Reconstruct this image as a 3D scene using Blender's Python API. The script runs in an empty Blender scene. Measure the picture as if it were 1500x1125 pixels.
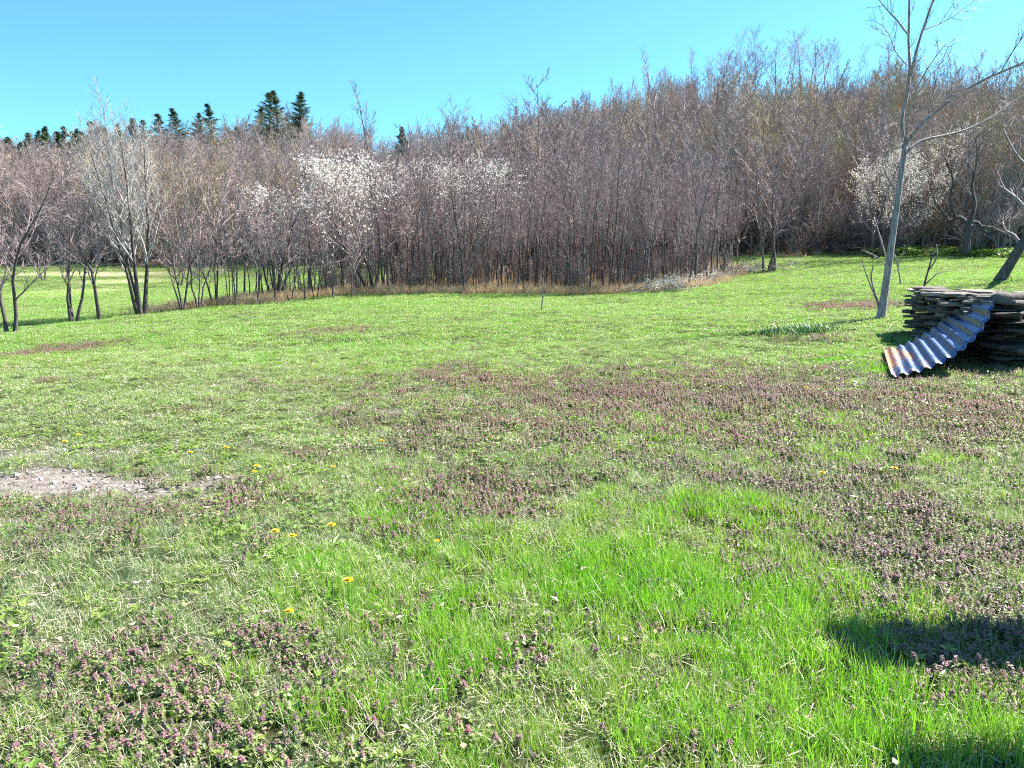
import bpy, math, random
import numpy as np
from mathutils import Vector, Quaternion

# ------------------------------------------------------------------ camera, sky, sun, exposure
scene = bpy.context.scene
col = scene.collection
F = 1150.0                      # focal length in pixels of the 1500 px wide photograph
EYE = 1.70
PITCH = math.atan2(562.5 - 370.0, F)
cam_d = bpy.data.cameras.new('camera')
cam_d.sensor_width = 36.0
cam_d.lens = 36.0 * F / 1500.0
cam_d.clip_start = 0.05
cam_d.clip_end = 6000.0
cam = bpy.data.objects.new('camera', cam_d)
col.objects.link(cam)
cam.location = (0, 0, EYE)
cam.rotation_euler = (math.pi / 2 - PITCH, 0, 0)
scene.camera = cam

SUN_EL = math.radians(47)
SUN_AZ = math.radians(24)       # from +x towards +y
world = bpy.data.worlds.new('World')
scene.world = world
world.use_nodes = True
wn = world.node_tree.nodes
wl = world.node_tree.links
bg = wn['Background']
sky = wn.new('ShaderNodeTexSky')
sky.sky_type = 'NISHITA'
sky.sun_disc = False
sky.sun_elevation = SUN_EL
sky.sun_rotation = math.pi / 2 - SUN_AZ
sky.altitude = 400
sky.air_density = 0.8
sky.dust_density = 0.7
sky.ozone_density = 1.6
wb = wn.new('ShaderNodeMix'); wb.data_type = 'RGBA'; wb.blend_type = 'MULTIPLY'; wb.inputs[0].default_value = 1.0
wb.inputs[7].default_value = (0.56, 1.09, 1.16, 1)      # the phone's cool white balance
wl.new(sky.outputs[0], wb.inputs[6]); wl.new(wb.outputs[2], bg.inputs[0])
bg.inputs[1].default_value = 0.070

sun_d = bpy.data.lights.new('sun', 'SUN')
sun_d.energy = 5.0
sun_d.angle = math.radians(0.53)
sun_d.color = (1.0, 0.955, 0.88)
sun = bpy.data.objects.new('sun', sun_d)
col.objects.link(sun)
SUN_DIR = Vector((math.cos(SUN_EL) * math.cos(SUN_AZ), math.cos(SUN_EL) * math.sin(SUN_AZ), math.sin(SUN_EL)))
sun.rotation_euler = SUN_DIR.to_track_quat('Z', 'Y').to_euler()
sun.location = SUN_DIR * 60

scene.view_settings.view_transform = 'Standard'
scene.view_settings.look = 'None'
scene.view_settings.exposure = 1.78
scene.view_settings.gamma = 1.0
scene.view_settings.use_curve_mapping = False
scene.render.engine = 'CYCLES'
scene.cycles.max_bounces = 5
scene.cycles.diffuse_bounces = 2
scene.cycles.glossy_bounces = 2
scene.cycles.transmission_bounces = 4
scene.cycles.use_denoising = False
scene.cycles.filter_width = 1.1

# ------------------------------------------------------------------ small maths
def hash2(ix, iy, seed):
    n = (ix.astype(np.int64) * 374761393 + iy.astype(np.int64) * 668265263 + seed * 1442695041) & 0x7fffffff
    n = ((n ^ (n >> 13)) * 1274126177) & 0x7fffffff
    n = (n ^ (n >> 16)) & 0xffff
    return n / 65535.0

def vnoise(x, y, seed=0):
    x = np.asarray(x, float); y = np.asarray(y, float)
    ix = np.floor(x); iy = np.floor(y)
    fx = x - ix; fy = y - iy
    fx = fx * fx * (3 - 2 * fx); fy = fy * fy * (3 - 2 * fy)
    a = hash2(ix, iy, seed); b = hash2(ix + 1, iy, seed)
    c = hash2(ix, iy + 1, seed); d = hash2(ix + 1, iy + 1, seed)
    return (a * (1 - fx) + b * fx) * (1 - fy) + (c * (1 - fx) + d * fx) * fy

def fbm(x, y, seed=0, octs=3):
    s = 0; a = 0.5; t = 0
    for o in range(octs):
        s = s + a * vnoise(x * 2 ** o, y * 2 ** o, seed + o * 17); t += a; a *= 0.55
    return s / t

def smooth(a, b, x):
    t = np.clip((x - a) / (b - a), 0, 1)
    return t * t * (3 - 2 * t)

CP, SP = math.cos(PITCH), math.sin(PITCH)
def ray(px, py):
    u = (px - 750.0) / F; v = (562.5 - py) / F
    return Vector((u, CP + v * SP, -SP + v * CP))

def at(px, py, d):
    """the point seen at that place of the photograph, d metres ahead"""
    r = ray(px, py)
    return Vector((0, 0, EYE)) + r * (d / r.y)

# ------------------------------------------------------------------ terrain (thin plate spline through surveyed points)
ctrl = []
def cpx(px, py, d):
    p = at(px, py, d); ctrl.append((p.x, p.y, p.z))
def cph(px, d, h):
    ctrl.append(((px - 750) / F * d * CP, d, h))
for (x, y, h) in [(0, 0, 0), (-3, 3, 0), (3, 3, 0), (0, 5, 0), (-4, 8, -.02), (3, 8, 0.02), (0, 12, 0), (-7, 12, -.1), (5, 12, .12), (0, 20, 0.0), (-8, 18, -.25),
                  (0, -10, 0), (-20, -10, -.3), (20, -10, .4), (0, -60, 0), (-80, -60, -1), (80, -60, 1), (-80, 0, -1.5), (60, 0, 1.5), (-30, 10, -.9), (25, 12, .8)]:
    ctrl.append((x, y, h))
for c in [(750, 430, 33), (560, 430, 33), (300, 452, 28), (205, 461, 27.3), (15, 487, 22.5), (100, 440, 40), (100, 385, 75), (300, 385, 75), (300, 420, 50), (-150, 385, 75), (-150, 440, 40),
          (500, 390, 70), (1000, 425, 31), (1140, 405, 36), (1140, 380, 45), (1290, 466, 17), (1400, 550, 9.8), (1480, 410, 24), (1300, 384, 40), (1500, 380, 38), (1200, 440, 24), (1700, 400, 28), (880, 432, 32)]:
    cpx(*c)
for c in [(-300, 110, 5), (-300, 150, 8), (0, 110, 5), (0, 150, 9), (300, 110, 7), (300, 150, 14), (430, 150, 16), (600, 110, 7), (600, 140, 14), (800, 55, 1.2), (800, 80, 5), (800, 110, 12),
          (950, 50, 1.4), (950, 80, 6.5), (950, 120, 17.5), (1100, 48, 1.5), (1100, 80, 9), (1100, 140, 26), (1300, 46, 1.6), (1300, 80, 10), (1300, 140, 26), (1500, 44, 1.8), (1500, 80, 9.5), (1500, 140, 23), (1800, 44, 2), (1800, 80, 9), (1800, 140, 22)]:
    cph(*c)
for x in (-200, -100, 0, 100, 200):
    ctrl.append((x, 230, 9)); ctrl.append((x, 260, 7))
C = np.array(ctrl)
def _tps(r2):
    return np.where(r2 > 1e-9, r2 * np.log(np.maximum(r2, 1e-9)), 0.0)
_n = len(C)
_K = _tps((C[:, None, 0] - C[None, :, 0]) ** 2 + (C[:, None, 1] - C[None, :, 1]) ** 2) + np.eye(_n) * 1.0
_P = np.c_[np.ones(_n), C[:, :2]]
_A = np.block([[_K, _P], [_P.T, np.zeros((3, 3))]])
_sol = np.linalg.solve(_A, np.r_[C[:, 2], np.zeros(3)])
_z0 = None
def height(x, y):
    x = np.clip(np.asarray(x, float), -220, 220); y = np.clip(np.asarray(y, float), -70, 260)
    sh = x.shape; xf = x.ravel(); yf = y.ravel()
    out = np.empty(len(xf))
    for i in range(0, len(xf), 20000):
        a = xf[i:i + 20000]; b = yf[i:i + 20000]
        out[i:i + 20000] = _tps((a[:, None] - C[None, :, 0]) ** 2 + (b[:, None] - C[None, :, 1]) ** 2) @ _sol[:_n] + _sol[_n] + _sol[_n + 1] * a + _sol[_n + 2] * b
    out = out.reshape(sh)
    out = out + (fbm(x * 1.3, y * 1.3, 5) - .5) * .07 + (fbm(x * .3, y * .3, 9) - .5) * .10
    return out
_z0 = float(height(np.array([0.0]), np.array([0.0]))[0])
def H1(x, y):
    return float(height(np.array([x]), np.array([y]))[0])
cam.location.z = EYE            # eye height over the meadow at the photographer's feet

def ground(px, py, dmax=160.0):
    r = ray(px, py)
    ds = np.geomspace(1.2, dmax, 900)
    X = r.x / r.y * ds; Z = EYE + r.z / r.y * ds
    hz = height(X, ds)
    k = np.argmax(Z < hz)
    if Z[k] >= hz[k]: k = len(ds) - 1
    return Vector((X[k], ds[k], hz[k]))

# ------------------------------------------------------------------ mesh building
class MB:
    def __init__(s): s.v = []; s.f = []; s.m = []
    def face(s, pts, mat=0):
        n = len(s.v); s.v.extend(pts); s.f.append(tuple(range(n, n + len(pts)))); s.m.append(mat)
    def tube(s, pts, rad, sides=4, mat=0, cap=False):
        n0 = len(s.v); up = Vector((.31, .17, .93)); k = len(pts)
        ref = None
        for i in range(k):
            d = (pts[min(i + 1, k - 1)] - pts[max(i - 1, 0)])
            if d.length < 1e-9: d = Vector((0, 0, 1))
            d.normalize()
            if ref is None:
                ref = d.cross(Vector((1, 0, 0)) if abs(d.x) < .8 else Vector((0, 1, 0)))
            ref = ref - d * ref.dot(d); ref.normalize()
            b = d.cross(ref)
            r = rad[i]
            for j in range(sides):
                a = 6.2831853 * j / sides
                s.v.append(pts[i] + ref * (r * math.cos(a)) + b * (r * math.sin(a)))
        for i in range(k - 1):
            for j in range(sides):
                j2 = (j + 1) % sides
                s.f.append((n0 + i * sides + j, n0 + i * sides + j2, n0 + (i + 1) * sides + j2, n0 + (i + 1) * sides + j)); s.m.append(mat)
        if cap:
            s.f.append(tuple(n0 + (k - 1) * sides + j for j in range(sides))); s.m.append(mat)
            s.f.append(tuple(n0 + j for j in reversed(range(sides)))); s.m.append(mat)
    def spike(s, p, q, r, mat=0):
        """a twig: three-sided, pointed"""
        d = q - p
        ref = d.cross(Vector((.3, .9, .2))); 
        if ref.length < 1e-9: return
        ref.normalize(); b = d.cross(ref); b.normalize()
        n0 = len(s.v)
        s.v.append(p + ref * r); s.v.append(p - ref * (r * .5) + b * (r * .87)); s.v.append(p - ref * (r * .5) - b * (r * .87)); s.v.append(q)
        s.f += [(n0, n0 + 1, n0 + 3), (n0 + 1, n0 + 2, n0 + 3), (n0 + 2, n0, n0 + 3)]; s.m += [mat] * 3
    def mesh(s, name, mats, smooth_=False):
        me = bpy.data.meshes.new(name)
        me.from_pydata([tuple(p) for p in s.v], [], s.f)
        for m in mats: me.materials.append(m)
        if len(mats) > 1: me.polygons.foreach_set('material_index', s.m)
        if smooth_: me.polygons.foreach_set('use_smooth', [True] * len(s.f))
        me.update()
        return me

def obj(name, me, parent=None, loc=None, rz=0.0, sc=None):
    o = bpy.data.objects.new(name, me); col.objects.link(o)
    if parent: o.parent = parent
    if loc is not None: o.location = loc
    if rz: o.rotation_euler = (0, 0, rz)
    if sc is not None: o.scale = (sc, sc, sc) if not hasattr(sc, '__len__') else sc
    return o
def tag(o, label=None, cat=None, group=None, kind=None):
    if label: o['label'] = label
    if cat: o['category'] = cat
    if group: o['group'] = group
    if kind: o['kind'] = kind
    return o
def empty(name, loc, rz=0.0, sc=1.0):
    o = bpy.data.objects.new(name, None); col.objects.link(o)
    o.empty_display_size = .2
    o.location = loc; o.rotation_euler = (0, 0, rz); o.scale = (sc, sc, sc) if not hasattr(sc, '__len__') else sc
    return o

# ------------------------------------------------------------------ materials
def new_mat(name):
    m = bpy.data.materials.new(name); m.use_nodes = True
    nt = m.node_tree
    for n in list(nt.nodes): nt.nodes.remove(n)
    return m, nt, nt.nodes, nt.links
def ramp(nodes, stops):
    r = nodes.new('ShaderNodeValToRGB')
    el = r.color_ramp.elements
    while len(el) > 1: el.remove(el[-1])
    el[0].position = stops[0][0]; el[0].color = (*stops[0][1], 1)
    for p, c in stops[1:]:
        e = el.new(p); e.color = (*c, 1)
    return r

def plant_mat(name, stops, trans=0.4, rough=0.45, spec=0.35, use_tint=True, tcol=1.25):
    """leaf: colour varies from plant to plant, light passes through"""
    m, nt, N, L = new_mat(name)
    out = N.new('ShaderNodeOutputMaterial')
    r = ramp(N, stops)
    if use_tint:
        a = N.new('ShaderNodeAttribute'); a.attribute_type = 'INSTANCER'; a.attribute_name = 'tint'
        L.new(a.outputs['Fac'], r.inputs[0])
    else:
        a = N.new('ShaderNodeObjectInfo'); L.new(a.outputs['Random'], r.inputs[0])
    p = N.new('ShaderNodeBsdfPrincipled')
    p.inputs['Roughness'].default_value = rough
    p.inputs['Specular IOR Level'].default_value = spec
    L.new(r.outputs[0], p.inputs['Base Color'])
    if trans > 0:
        t = N.new('ShaderNodeBsdfTranslucent')
        g = N.new('ShaderNodeMix'); g.data_type = 'RGBA'; g.blend_type = 'MULTIPLY'; g.inputs[0].default_value = 1
        L.new(r.outputs[0], g.inputs[6]); g.inputs[7].default_value = (tcol * 1.05, tcol * 1.1, tcol * .7, 1)
        L.new(g.outputs[2], t.inputs[0])
        mx = N.new('ShaderNodeMixShader'); mx.inputs[0].default_value = trans
        L.new(p.outputs[0], mx.inputs[1]); L.new(t.outputs[0], mx.inputs[2])
        L.new(mx.outputs[0], out.inputs[0])
    else:
        L.new(p.outputs[0], out.inputs[0])
    return m

def bark_mat(name, c1, c2, scale=6.0, rough=0.85, bump=0.0, rnd=0.0, stretch=4.0):
    m, nt, N, L = new_mat(name)
    out = N.new('ShaderNodeOutputMaterial')
    p = N.new('ShaderNodeBsdfPrincipled'); p.inputs['Roughness'].default_value = rough; p.inputs['Specular IOR Level'].default_value = .25
    tc = N.new('ShaderNodeTexCoord'); mp = N.new('ShaderNodeMapping'); mp.inputs['Scale'].default_value = (scale * stretch, scale * stretch, scale)
    nz = N.new('ShaderNodeTexNoise'); nz.inputs['Scale'].default_value = 1.0; nz.inputs['Detail'].default_value = 4
    L.new(tc.outputs['Object'], mp.inputs[0]); L.new(mp.outputs[0], nz.inputs['Vector'])
    r = ramp(N, [(.3, c1), (.7, c2)])
    L.new(nz.outputs[0], r.inputs[0])
    last = r.outputs[0]
    if rnd > 0:
        oi = N.new('ShaderNodeObjectInfo'); hs = N.new('ShaderNodeHueSaturation')
        mr = N.new('ShaderNodeMapRange'); mr.inputs[3].default_value = 1 - rnd; mr.inputs[4].default_value = 1 + rnd
        L.new(oi.outputs['Random'], mr.inputs[0]); L.new(mr.outputs[0], hs.inputs['Value']); L.new(last, hs.inputs['Color']); last = hs.outputs[0]
    L.new(last, p.inputs['Base Color'])
    if bump > 0:
        b = N.new('ShaderNodeBump'); b.inputs['Strength'].default_value = .7; b.inputs['Distance'].default_value = bump
        L.new(nz.outputs[0], b.inputs['Height']); L.new(b.outputs[0], p.inputs['Normal'])
    L.new(p.outputs[0], out.inputs[0])
    return m

M = {}
M['bark'] = bark_mat('sapling_bark', (.065, .053, .05), (.17, .14, .135), rnd=.35)
M['twig'] = bark_mat('twig_bark', (.245, .178, .178), (.41, .312, .31), scale=1.0, rough=.6, rnd=.18)
M['bark_grey'] = bark_mat('grey_bark', (.16, .13, .128), (.44, .375, .365), scale=5.0, bump=.02, stretch=5)
M['twig_grey'] = bark_mat('pale_twig_bark', (.34, .31, .29), (.55, .50, .46), scale=1.0, rough=.55)
M['bark_dark'] = bark_mat('dark_bark', (.05, .042, .04), (.16, .13, .115), scale=4.0, bump=.015)
M['dead_wood'] = bark_mat('bleached_wood', (.30, .26, .23), (.58, .53, .48), scale=3.0, rnd=.25)
M['petal'] = plant_mat('white_petals', [(0, (.74, .68, .67)), (1, (.80, .76, .75))], trans=.35, use_tint=False, tcol=1.0)

def forest_mat(name, stops):
    m, nt, N, L = new_mat(name)
    out = N.new('ShaderNodeOutputMaterial')
    p = N.new('ShaderNodeBsdfPrincipled'); p.inputs['Roughness'].default_value = .7; p.inputs['Specular IOR Level'].default_value = .25
    a = N.new('ShaderNodeAttribute'); a.attribute_type = 'INSTANCER'; a.attribute_name = 'tint'
    r = ramp(N, stops); L.new(a.outputs['Fac'], r.inputs[0]); L.new(r.outputs[0], p.inputs['Base Color']); L.new(p.outputs[0], out.inputs[0])
    return m
M['forest_bark'] = forest_mat('forest_bark', [(0, (.09, .075, .072)), (.5, (.16, .135, .13)), (1, (.36, .32, .30))])
M['forest_twig'] = forest_mat('forest_twig', [(0, (.24, .175, .165)), (.25, (.29, .22, .21)), (.5, (.33, .26, .25)), (.72, (.38, .31, .285)), (.88, (.42, .32, .225)), (1, (.36, .295, .19))])
M['needle'] = plant_mat('pine_needles', [(0, (.06, .10, .065)), (.5, (.08, .125, .07)), (1, (.11, .15, .075))], trans=.1, use_tint=False)

M['grass'] = plant_mat('grass_blades', [(0, (.15, .23, .115)), (.25, (.22, .315, .10)), (.5, (.29, .41, .08)), (.7, (.18, .37, .035)), (1, (.13, .34, .025))], trans=.42, rough=.38, spec=.5)
M['grass_b'] = plant_mat('young_grass_blades', [(0, (.09, .15, .065)), (.3, (.16, .24, .055)), (.6, (.23, .37, .055)), (1, (.13, .39, .015))], trans=.42, rough=.38, spec=.5)
M['straw'] = plant_mat('straw_blades', [(0, (.62, .57, .45)), (.5, (.66, .61, .47)), (1, (.55, .53, .32))], trans=.25, rough=.5)
M['weed'] = plant_mat('weed_leaves', [(0, (.20, .26, .08)), (.5, (.24, .32, .07)), (1, (.15, .29, .05))], trans=.35, rough=.4, spec=.5)
M['nettle_leaf'] = plant_mat('nettle_leaves', [(0, (.20, .25, .10)), (.5, (.24, .30, .11)), (1, (.28, .30, .16))], trans=.3, rough=.45, spec=.5)
M['nettle_top'] = plant_mat('nettle_tops', [(0, (.165, .115, .12)), (.5, (.23, .12, .14)), (1, (.34, .14, .17))], trans=.3, rough=.5, spec=.4)
M['nettle_flower'] = plant_mat('nettle_flowers', [(0, (.42, .20, .32)), (1, (.55, .28, .40))], trans=.3)
M['dry'] = plant_mat('dead_grass', [(0, (.42, .27, .17)), (.5, (.52, .38, .25)), (1, (.58, .48, .33))], trans=.25, rough=.6)

# ------------------------------------------------------------------ vegetation map of the meadow (world space patches)
def patch_of(px, py, rx, ry, w=1.0):
    a = ground(px, py - ry); b = ground(px, py + ry); c = ground(px, py)
    return (c.x, (a.y + b.y) / 2, rx * c.y / F / CP, max((a.y - b.y) / 2, .12), w)
NETTLE = [patch_of(*p) for p in [(1010, 582, 280, 26, 1.0), (890, 575, 90, 16, .6), (1420, 612, 130, 40, 1.0), (1200, 590, 220, 20, .9), (660, 555, 60, 12, .55),
          (680, 745, 115, 48, .8), (1370, 800, 190, 120, 1.0), (1120, 690, 330, 45, .5), (250, 1062, 185, 80, 1.0), (430, 1000, 90, 40, .45), (360, 728, 80, 26, .6), (215, 770, 70, 24, .6),
          (110, 510, 58, 7, 1.0), (1250, 448, 60, 6, 1.3), (20, 840, 45, 50, .6), (1440, 940, 130, 50, .9), (1200, 500, 90, 6, .35), (470, 487, 70, 5, .5), (1480, 1040, 60, 40, .4), (1150, 640, 450, 110, .55), (1300, 830, 300, 160, .8), (700, 640, 220, 90, .28), (300, 1020, 330, 110, .4), (150, 760, 250, 60, .3), (800, 1000, 300, 120, .12), (1000, 560, 500, 20, .45)]]
BARE = [patch_of(*p) for p in [(90, 708, 165, 19, 1.15), (205, 724, 90, 15, .95), (190, 716, 150, 18, 1.15), (150, 745, 60, 8, .5), (60, 668, 100, 12, .6), (255, 738, 60, 12, .6), (30, 765, 80, 14, .45), (40, 680, 60, 16, .55), (575, 603, 45, 8, .55), (860, 799, 22, 6, .7), (40, 745, 70, 14, .5), (770, 448, 60, 4, .5)]]
LUSH = [patch_of(*p) for p in [(1050, 900, 330, 190, 1.0), (1250, 1080, 350, 90, 1.0), (1240, 650, 120, 40, .6), (580, 770, 110, 60, .55), (900, 960, 300, 150, .8), (420, 860, 90, 60, .35), (650, 950, 320, 210, 1.0), (560, 880, 220, 130, .75), (850, 800, 260, 70, .6), (250, 900, 150, 80, .3), (500, 520, 120, 20, .35), (950, 1080, 500, 90, .6), (880, 960, 580, 250, .8), (330, 850, 160, 90, .4), (1150, 640, 250, 60, .4), (1270, 540, 50, 20, .7)]]
DRY = [patch_of(*p) for p in [(580, 590, 190, 40, .8), (130, 730, 260, 90, .7), (500, 930, 170, 120, .4), (60, 960, 160, 130, .5), (250, 980, 200, 80, .4), (430, 560, 200, 40, .4)]]
def patches(x, y, P, seed, rag=.75):
    n = (fbm(x * 2.2, y * 2.2, seed) - .5) * 2 * rag + (vnoise(x * 9, y * 9, seed + 3) - .5) * rag
    out = np.zeros_like(x)
    for (cx, cy, rx, ry, w) in P:
        q = np.sqrt(((x - cx) / rx) ** 2 + ((y - cy) / ry) ** 2)
        out = np.maximum(out, w * smooth(1.45, .35, q + n * .7))
    return out
def veg(x, y):
    lush = np.clip(patches(x, y, LUSH, 21, 1.1) + (fbm(x * .9, y * .9, 33) - .55) * .9, 0, 1)
    dry = np.clip(patches(x, y, DRY, 41) + (fbm(x * 1.1, y * 1.1, 55) - .5) * .9, 0, 1)
    nettle = np.clip(patches(x, y, NETTLE, 61) + np.clip(fbm(x * 1.7, y * 1.7, 71) - .66, 0, 1) * 2.2 * smooth(16, 9, y), 0, 1.2)
    bare = np.clip(patches(x, y, BARE, 81, 1.0), 0, 1)
    return lush, dry, nettle, bare

# thicket outline and wood edge (plan view)
THICKET = [(-11.5, 31.5), (-5.5, 32.6), (0, 33.2), (4.8, 32.2), (7.2, 32.2), (9.2, 35.5), (11.6, 40.5), (12.5, 52), (0, 56), (-6.5, 43), (-11, 35)]
def inside(x, y, poly):
    r = np.zeros(np.shape(x), bool); n = len(poly)
    for i in range(n):
        x1, y1 = poly[i]; x2, y2 = poly[(i + 1) % n]
        c = ((y1 > y) != (y2 > y)) & (x < (x2 - x1) * (y - y1) / (y2 - y1 + 1e-12) + x1)
        r ^= c
    return r
def wood_edge(x, y):
    """distance (m) past the edge of the wood, along the view"""
    u = x / np.maximum(y, 1) * F / CP + 750
    e = np.interp(u, [-400, 100, 350, 560, 700, 800, 1000, 1090, 1150, 1300, 1500, 1900], [74, 74, 74, 72, 60, 55, 52, 49, 47, 46, 43, 42])
    return y - e - (vnoise(x * .35, y * 0 + 3.3, 91) - .5) * 5

# ------------------------------------------------------------------ ground sheet
def axis(lo, hi, fine, n):
    k = math.asinh(hi / fine); j = math.asinh(lo / fine)
    return np.sinh(np.linspace(j, k, n)) * fine
gx = axis(-1500, 1500, 6.0, 330)
gy = axis(-300, 2500, 5.0, 420) + 4
GX, GY = np.meshgrid(gx, gy)
GZ = height(GX, GY)
me = bpy.data.meshes.new('meadow')
nv = GX.size; nx = len(gx); ny = len(gy)
ii = np.arange(nv).reshape(ny, nx)
quads = np.stack([ii[:-1, :-1], ii[:-1, 1:], ii[1:, 1:], ii[1:, :-1]], -1).reshape(-1, 4)
me.from_pydata(np.c_[GX.ravel(), GY.ravel(), GZ.ravel()].tolist(), [], quads.tolist())
me.polygons.foreach_set('use_smooth', [True] * len(quads))
lush, dry, nettle, bare = veg(GX.ravel(), GY.ravel())
we = wood_edge(GX.ravel(), GY.ravel())
litter = np.maximum(smooth(-2.5, 2.0, we), inside(GX.ravel(), GY.ravel(), THICKET) * 1.0)
pale_ctr = [patch_of(110, 428, 70, 5), patch_of(190, 412, 60, 3), patch_of(60, 433, 60, 2.5), patch_of(130, 402, 120, 3)]
palef = patches(GX.ravel(), GY.ravel(), pale_ctr, 95, .5)
for nm, arr in (('bare', bare), ('dry', dry), ('lush', lush), ('litter', litter), ('pale', palef), ('nettle', np.clip(nettle, 0, 1))):
    at_ = me.attributes.new(nm, 'FLOAT', 'POINT'); at_.data.foreach_set('value', arr.astype(np.float32))
m, nt, N, L = new_mat('meadow_ground')
out = N.new('ShaderNodeOutputMaterial'); p = N.new('ShaderNodeBsdfPrincipled'); p.inputs['Roughness'].default_value = .95; p.inputs['Specular IOR Level'].default_value = .1
tc = N.new('ShaderNodeTexCoord')
def noise(scale, detail=5, rough=.6):
    n = N.new('ShaderNodeTexNoise'); n.inputs['Scale'].default_value = scale; n.inputs['Detail'].default_value = detail; n.inputs['Roughness'].default_value = rough
    L.new(tc.outputs['Object'], n.inputs['Vector']); return n
def attr(nm):
    a = N.new('ShaderNodeAttribute'); a.attribute_name = nm; return a.outputs['Fac']
def mix(fac, a, b):
    g = N.new('ShaderNodeMix'); g.data_type = 'RGBA'
    L.new(fac, g.inputs[0]); L.new(a, g.inputs[6]); L.new(b, g.inputs[7]); return g.outputs[2]
nf = noise(14, 6, .7); nm_ = noise(1.3, 4); nb = noise(.12, 4)
fine = ramp(N, [(.3, (.022, .022, .012)), (.5, (.05, .058, .022)), (.72, (.12, .13, .05))]); L.new(nf.outputs[0], fine.inputs[0])
broad = ramp(N, [(.35, (.035, .048, .018)), (.5, (.055, .07, .026)), (.65, (.085, .085, .04))]); L.new(nm_.outputs[0], broad.inputs[0])
g1 = N.new('ShaderNodeMix'); g1.data_type = 'RGBA'; g1.inputs[0].default_value = .45; L.new(fine.outputs[0], g1.inputs[6]); L.new(broad.outputs[0], g1.inputs[7])
drc = ramp(N, [(.3, (.08, .065, .04)), (.7, (.24, .21, .12))]); L.new(nf.outputs[0], drc.inputs[0])
dm = N.new('ShaderNodeMath'); dm.operation = 'MULTIPLY'; dm.inputs[1].default_value = .55; L.new(attr('dry'), dm.inputs[0])
c = mix(dm.outputs[0], g1.outputs[2], drc.outputs[0])
palc = ramp(N, [(.3, (.34, .27, .19)), (.7, (.60, .50, .37))]); L.new(nf.outputs[0], palc.inputs[0])
c = mix(attr('pale'), c, palc.outputs[0])
soil = ramp(N, [(.3, (.08, .066, .055)), (.5, (.22, .19, .17)), (.7, (.38, .335, .31))]); L.new(nf.outputs[0], soil.inputs[0])
c = mix(attr('bare'), c, soil.outputs[0])
lit = ramp(N, [(.3, (.12, .085, .06)), (.55, (.24, .17, .12)), (.75, (.36, .27, .19))]); L.new(nf.outputs[0], lit.inputs[0])
c = mix(attr('litter'), c, lit.outputs[0])
L.new(c, p.inputs['Base Color'])
bp = N.new('ShaderNodeBump'); bp.inputs['Strength'].default_value = .9; bp.inputs['Distance'].default_value = .05; L.new(nf.outputs[0], bp.inputs['Height']); L.new(bp.outputs[0], p.inputs['Normal'])
L.new(p.outputs[0], out.inputs[0])
me.materials.append(m)
tag(obj('meadow', me), kind='structure')

# ------------------------------------------------------------------ scattering (geometry nodes, for what nobody could count)
def scatter(name, P, idx, rot, scl, tint, protos, label=None):
    c = bpy.data.collections.new(name + '_kinds')
    for i, pm in enumerate(protos):
        o = bpy.data.objects.new('%s_kind_%02d' % (name, i), pm); c.objects.link(o)
    me = bpy.data.meshes.new(name)
    me.vertices.add(len(P)); me.vertices.foreach_set('co', np.asarray(P, np.float32).ravel())
    for nm, ty, arr in (('idx', 'INT', np.asarray(idx, np.int32)), ('scl', 'FLOAT', np.asarray(scl, np.float32)), ('tint', 'FLOAT', np.asarray(tint, np.float32))):
        a = me.attributes.new(nm, ty, 'POINT'); a.data.foreach_set('value', arr)
    a = me.attributes.new('rot', 'FLOAT_VECTOR', 'POINT'); a.data.foreach_set('vector', np.asarray(rot, np.float32).ravel())
    o = obj(name, me)
    g = bpy.data.node_groups.new(name + '_nodes', 'GeometryNodeTree')
    g.interface.new_socket('Geometry', in_out='INPUT', socket_type='NodeSocketGeometry')
    g.interface.new_socket('Geometry', in_out='OUTPUT', socket_type='NodeSocketGeometry')
    n = g.nodes; l = g.links
    gi = n.new('NodeGroupInput'); go = n.new('NodeGroupOutput')
    ci = n.new('GeometryNodeCollectionInfo'); ci.inputs[0].default_value = c
    ci.inputs['Separate Children'].default_value = True; ci.inputs['Reset Children'].default_value = True
    ip = n.new('GeometryNodeInstanceOnPoints'); ip.inputs['Pick Instance'].default_value = True
    def na(nm, ty):
        q = n.new('GeometryNodeInputNamedAttribute'); q.data_type = ty; q.inputs[0].default_value = nm; return q.outputs[0]
    l.new(gi.outputs[0], ip.inputs['Points']); l.new(ci.outputs[0], ip.inputs['Instance'])
    l.new(na('idx', 'INT'), ip.inputs['Instance Index']); l.new(na('rot', 'FLOAT_VECTOR'), ip.inputs['Rotation']); l.new(na('scl', 'FLOAT'), ip.inputs['Scale'])
    l.new(ip.outputs[0], go.inputs[0])
    md = o.modifiers.new('scatter', 'NODES'); md.node_group = g
    o['kind'] = 'stuff'
    if label: o['label'] = label
    return o

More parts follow.
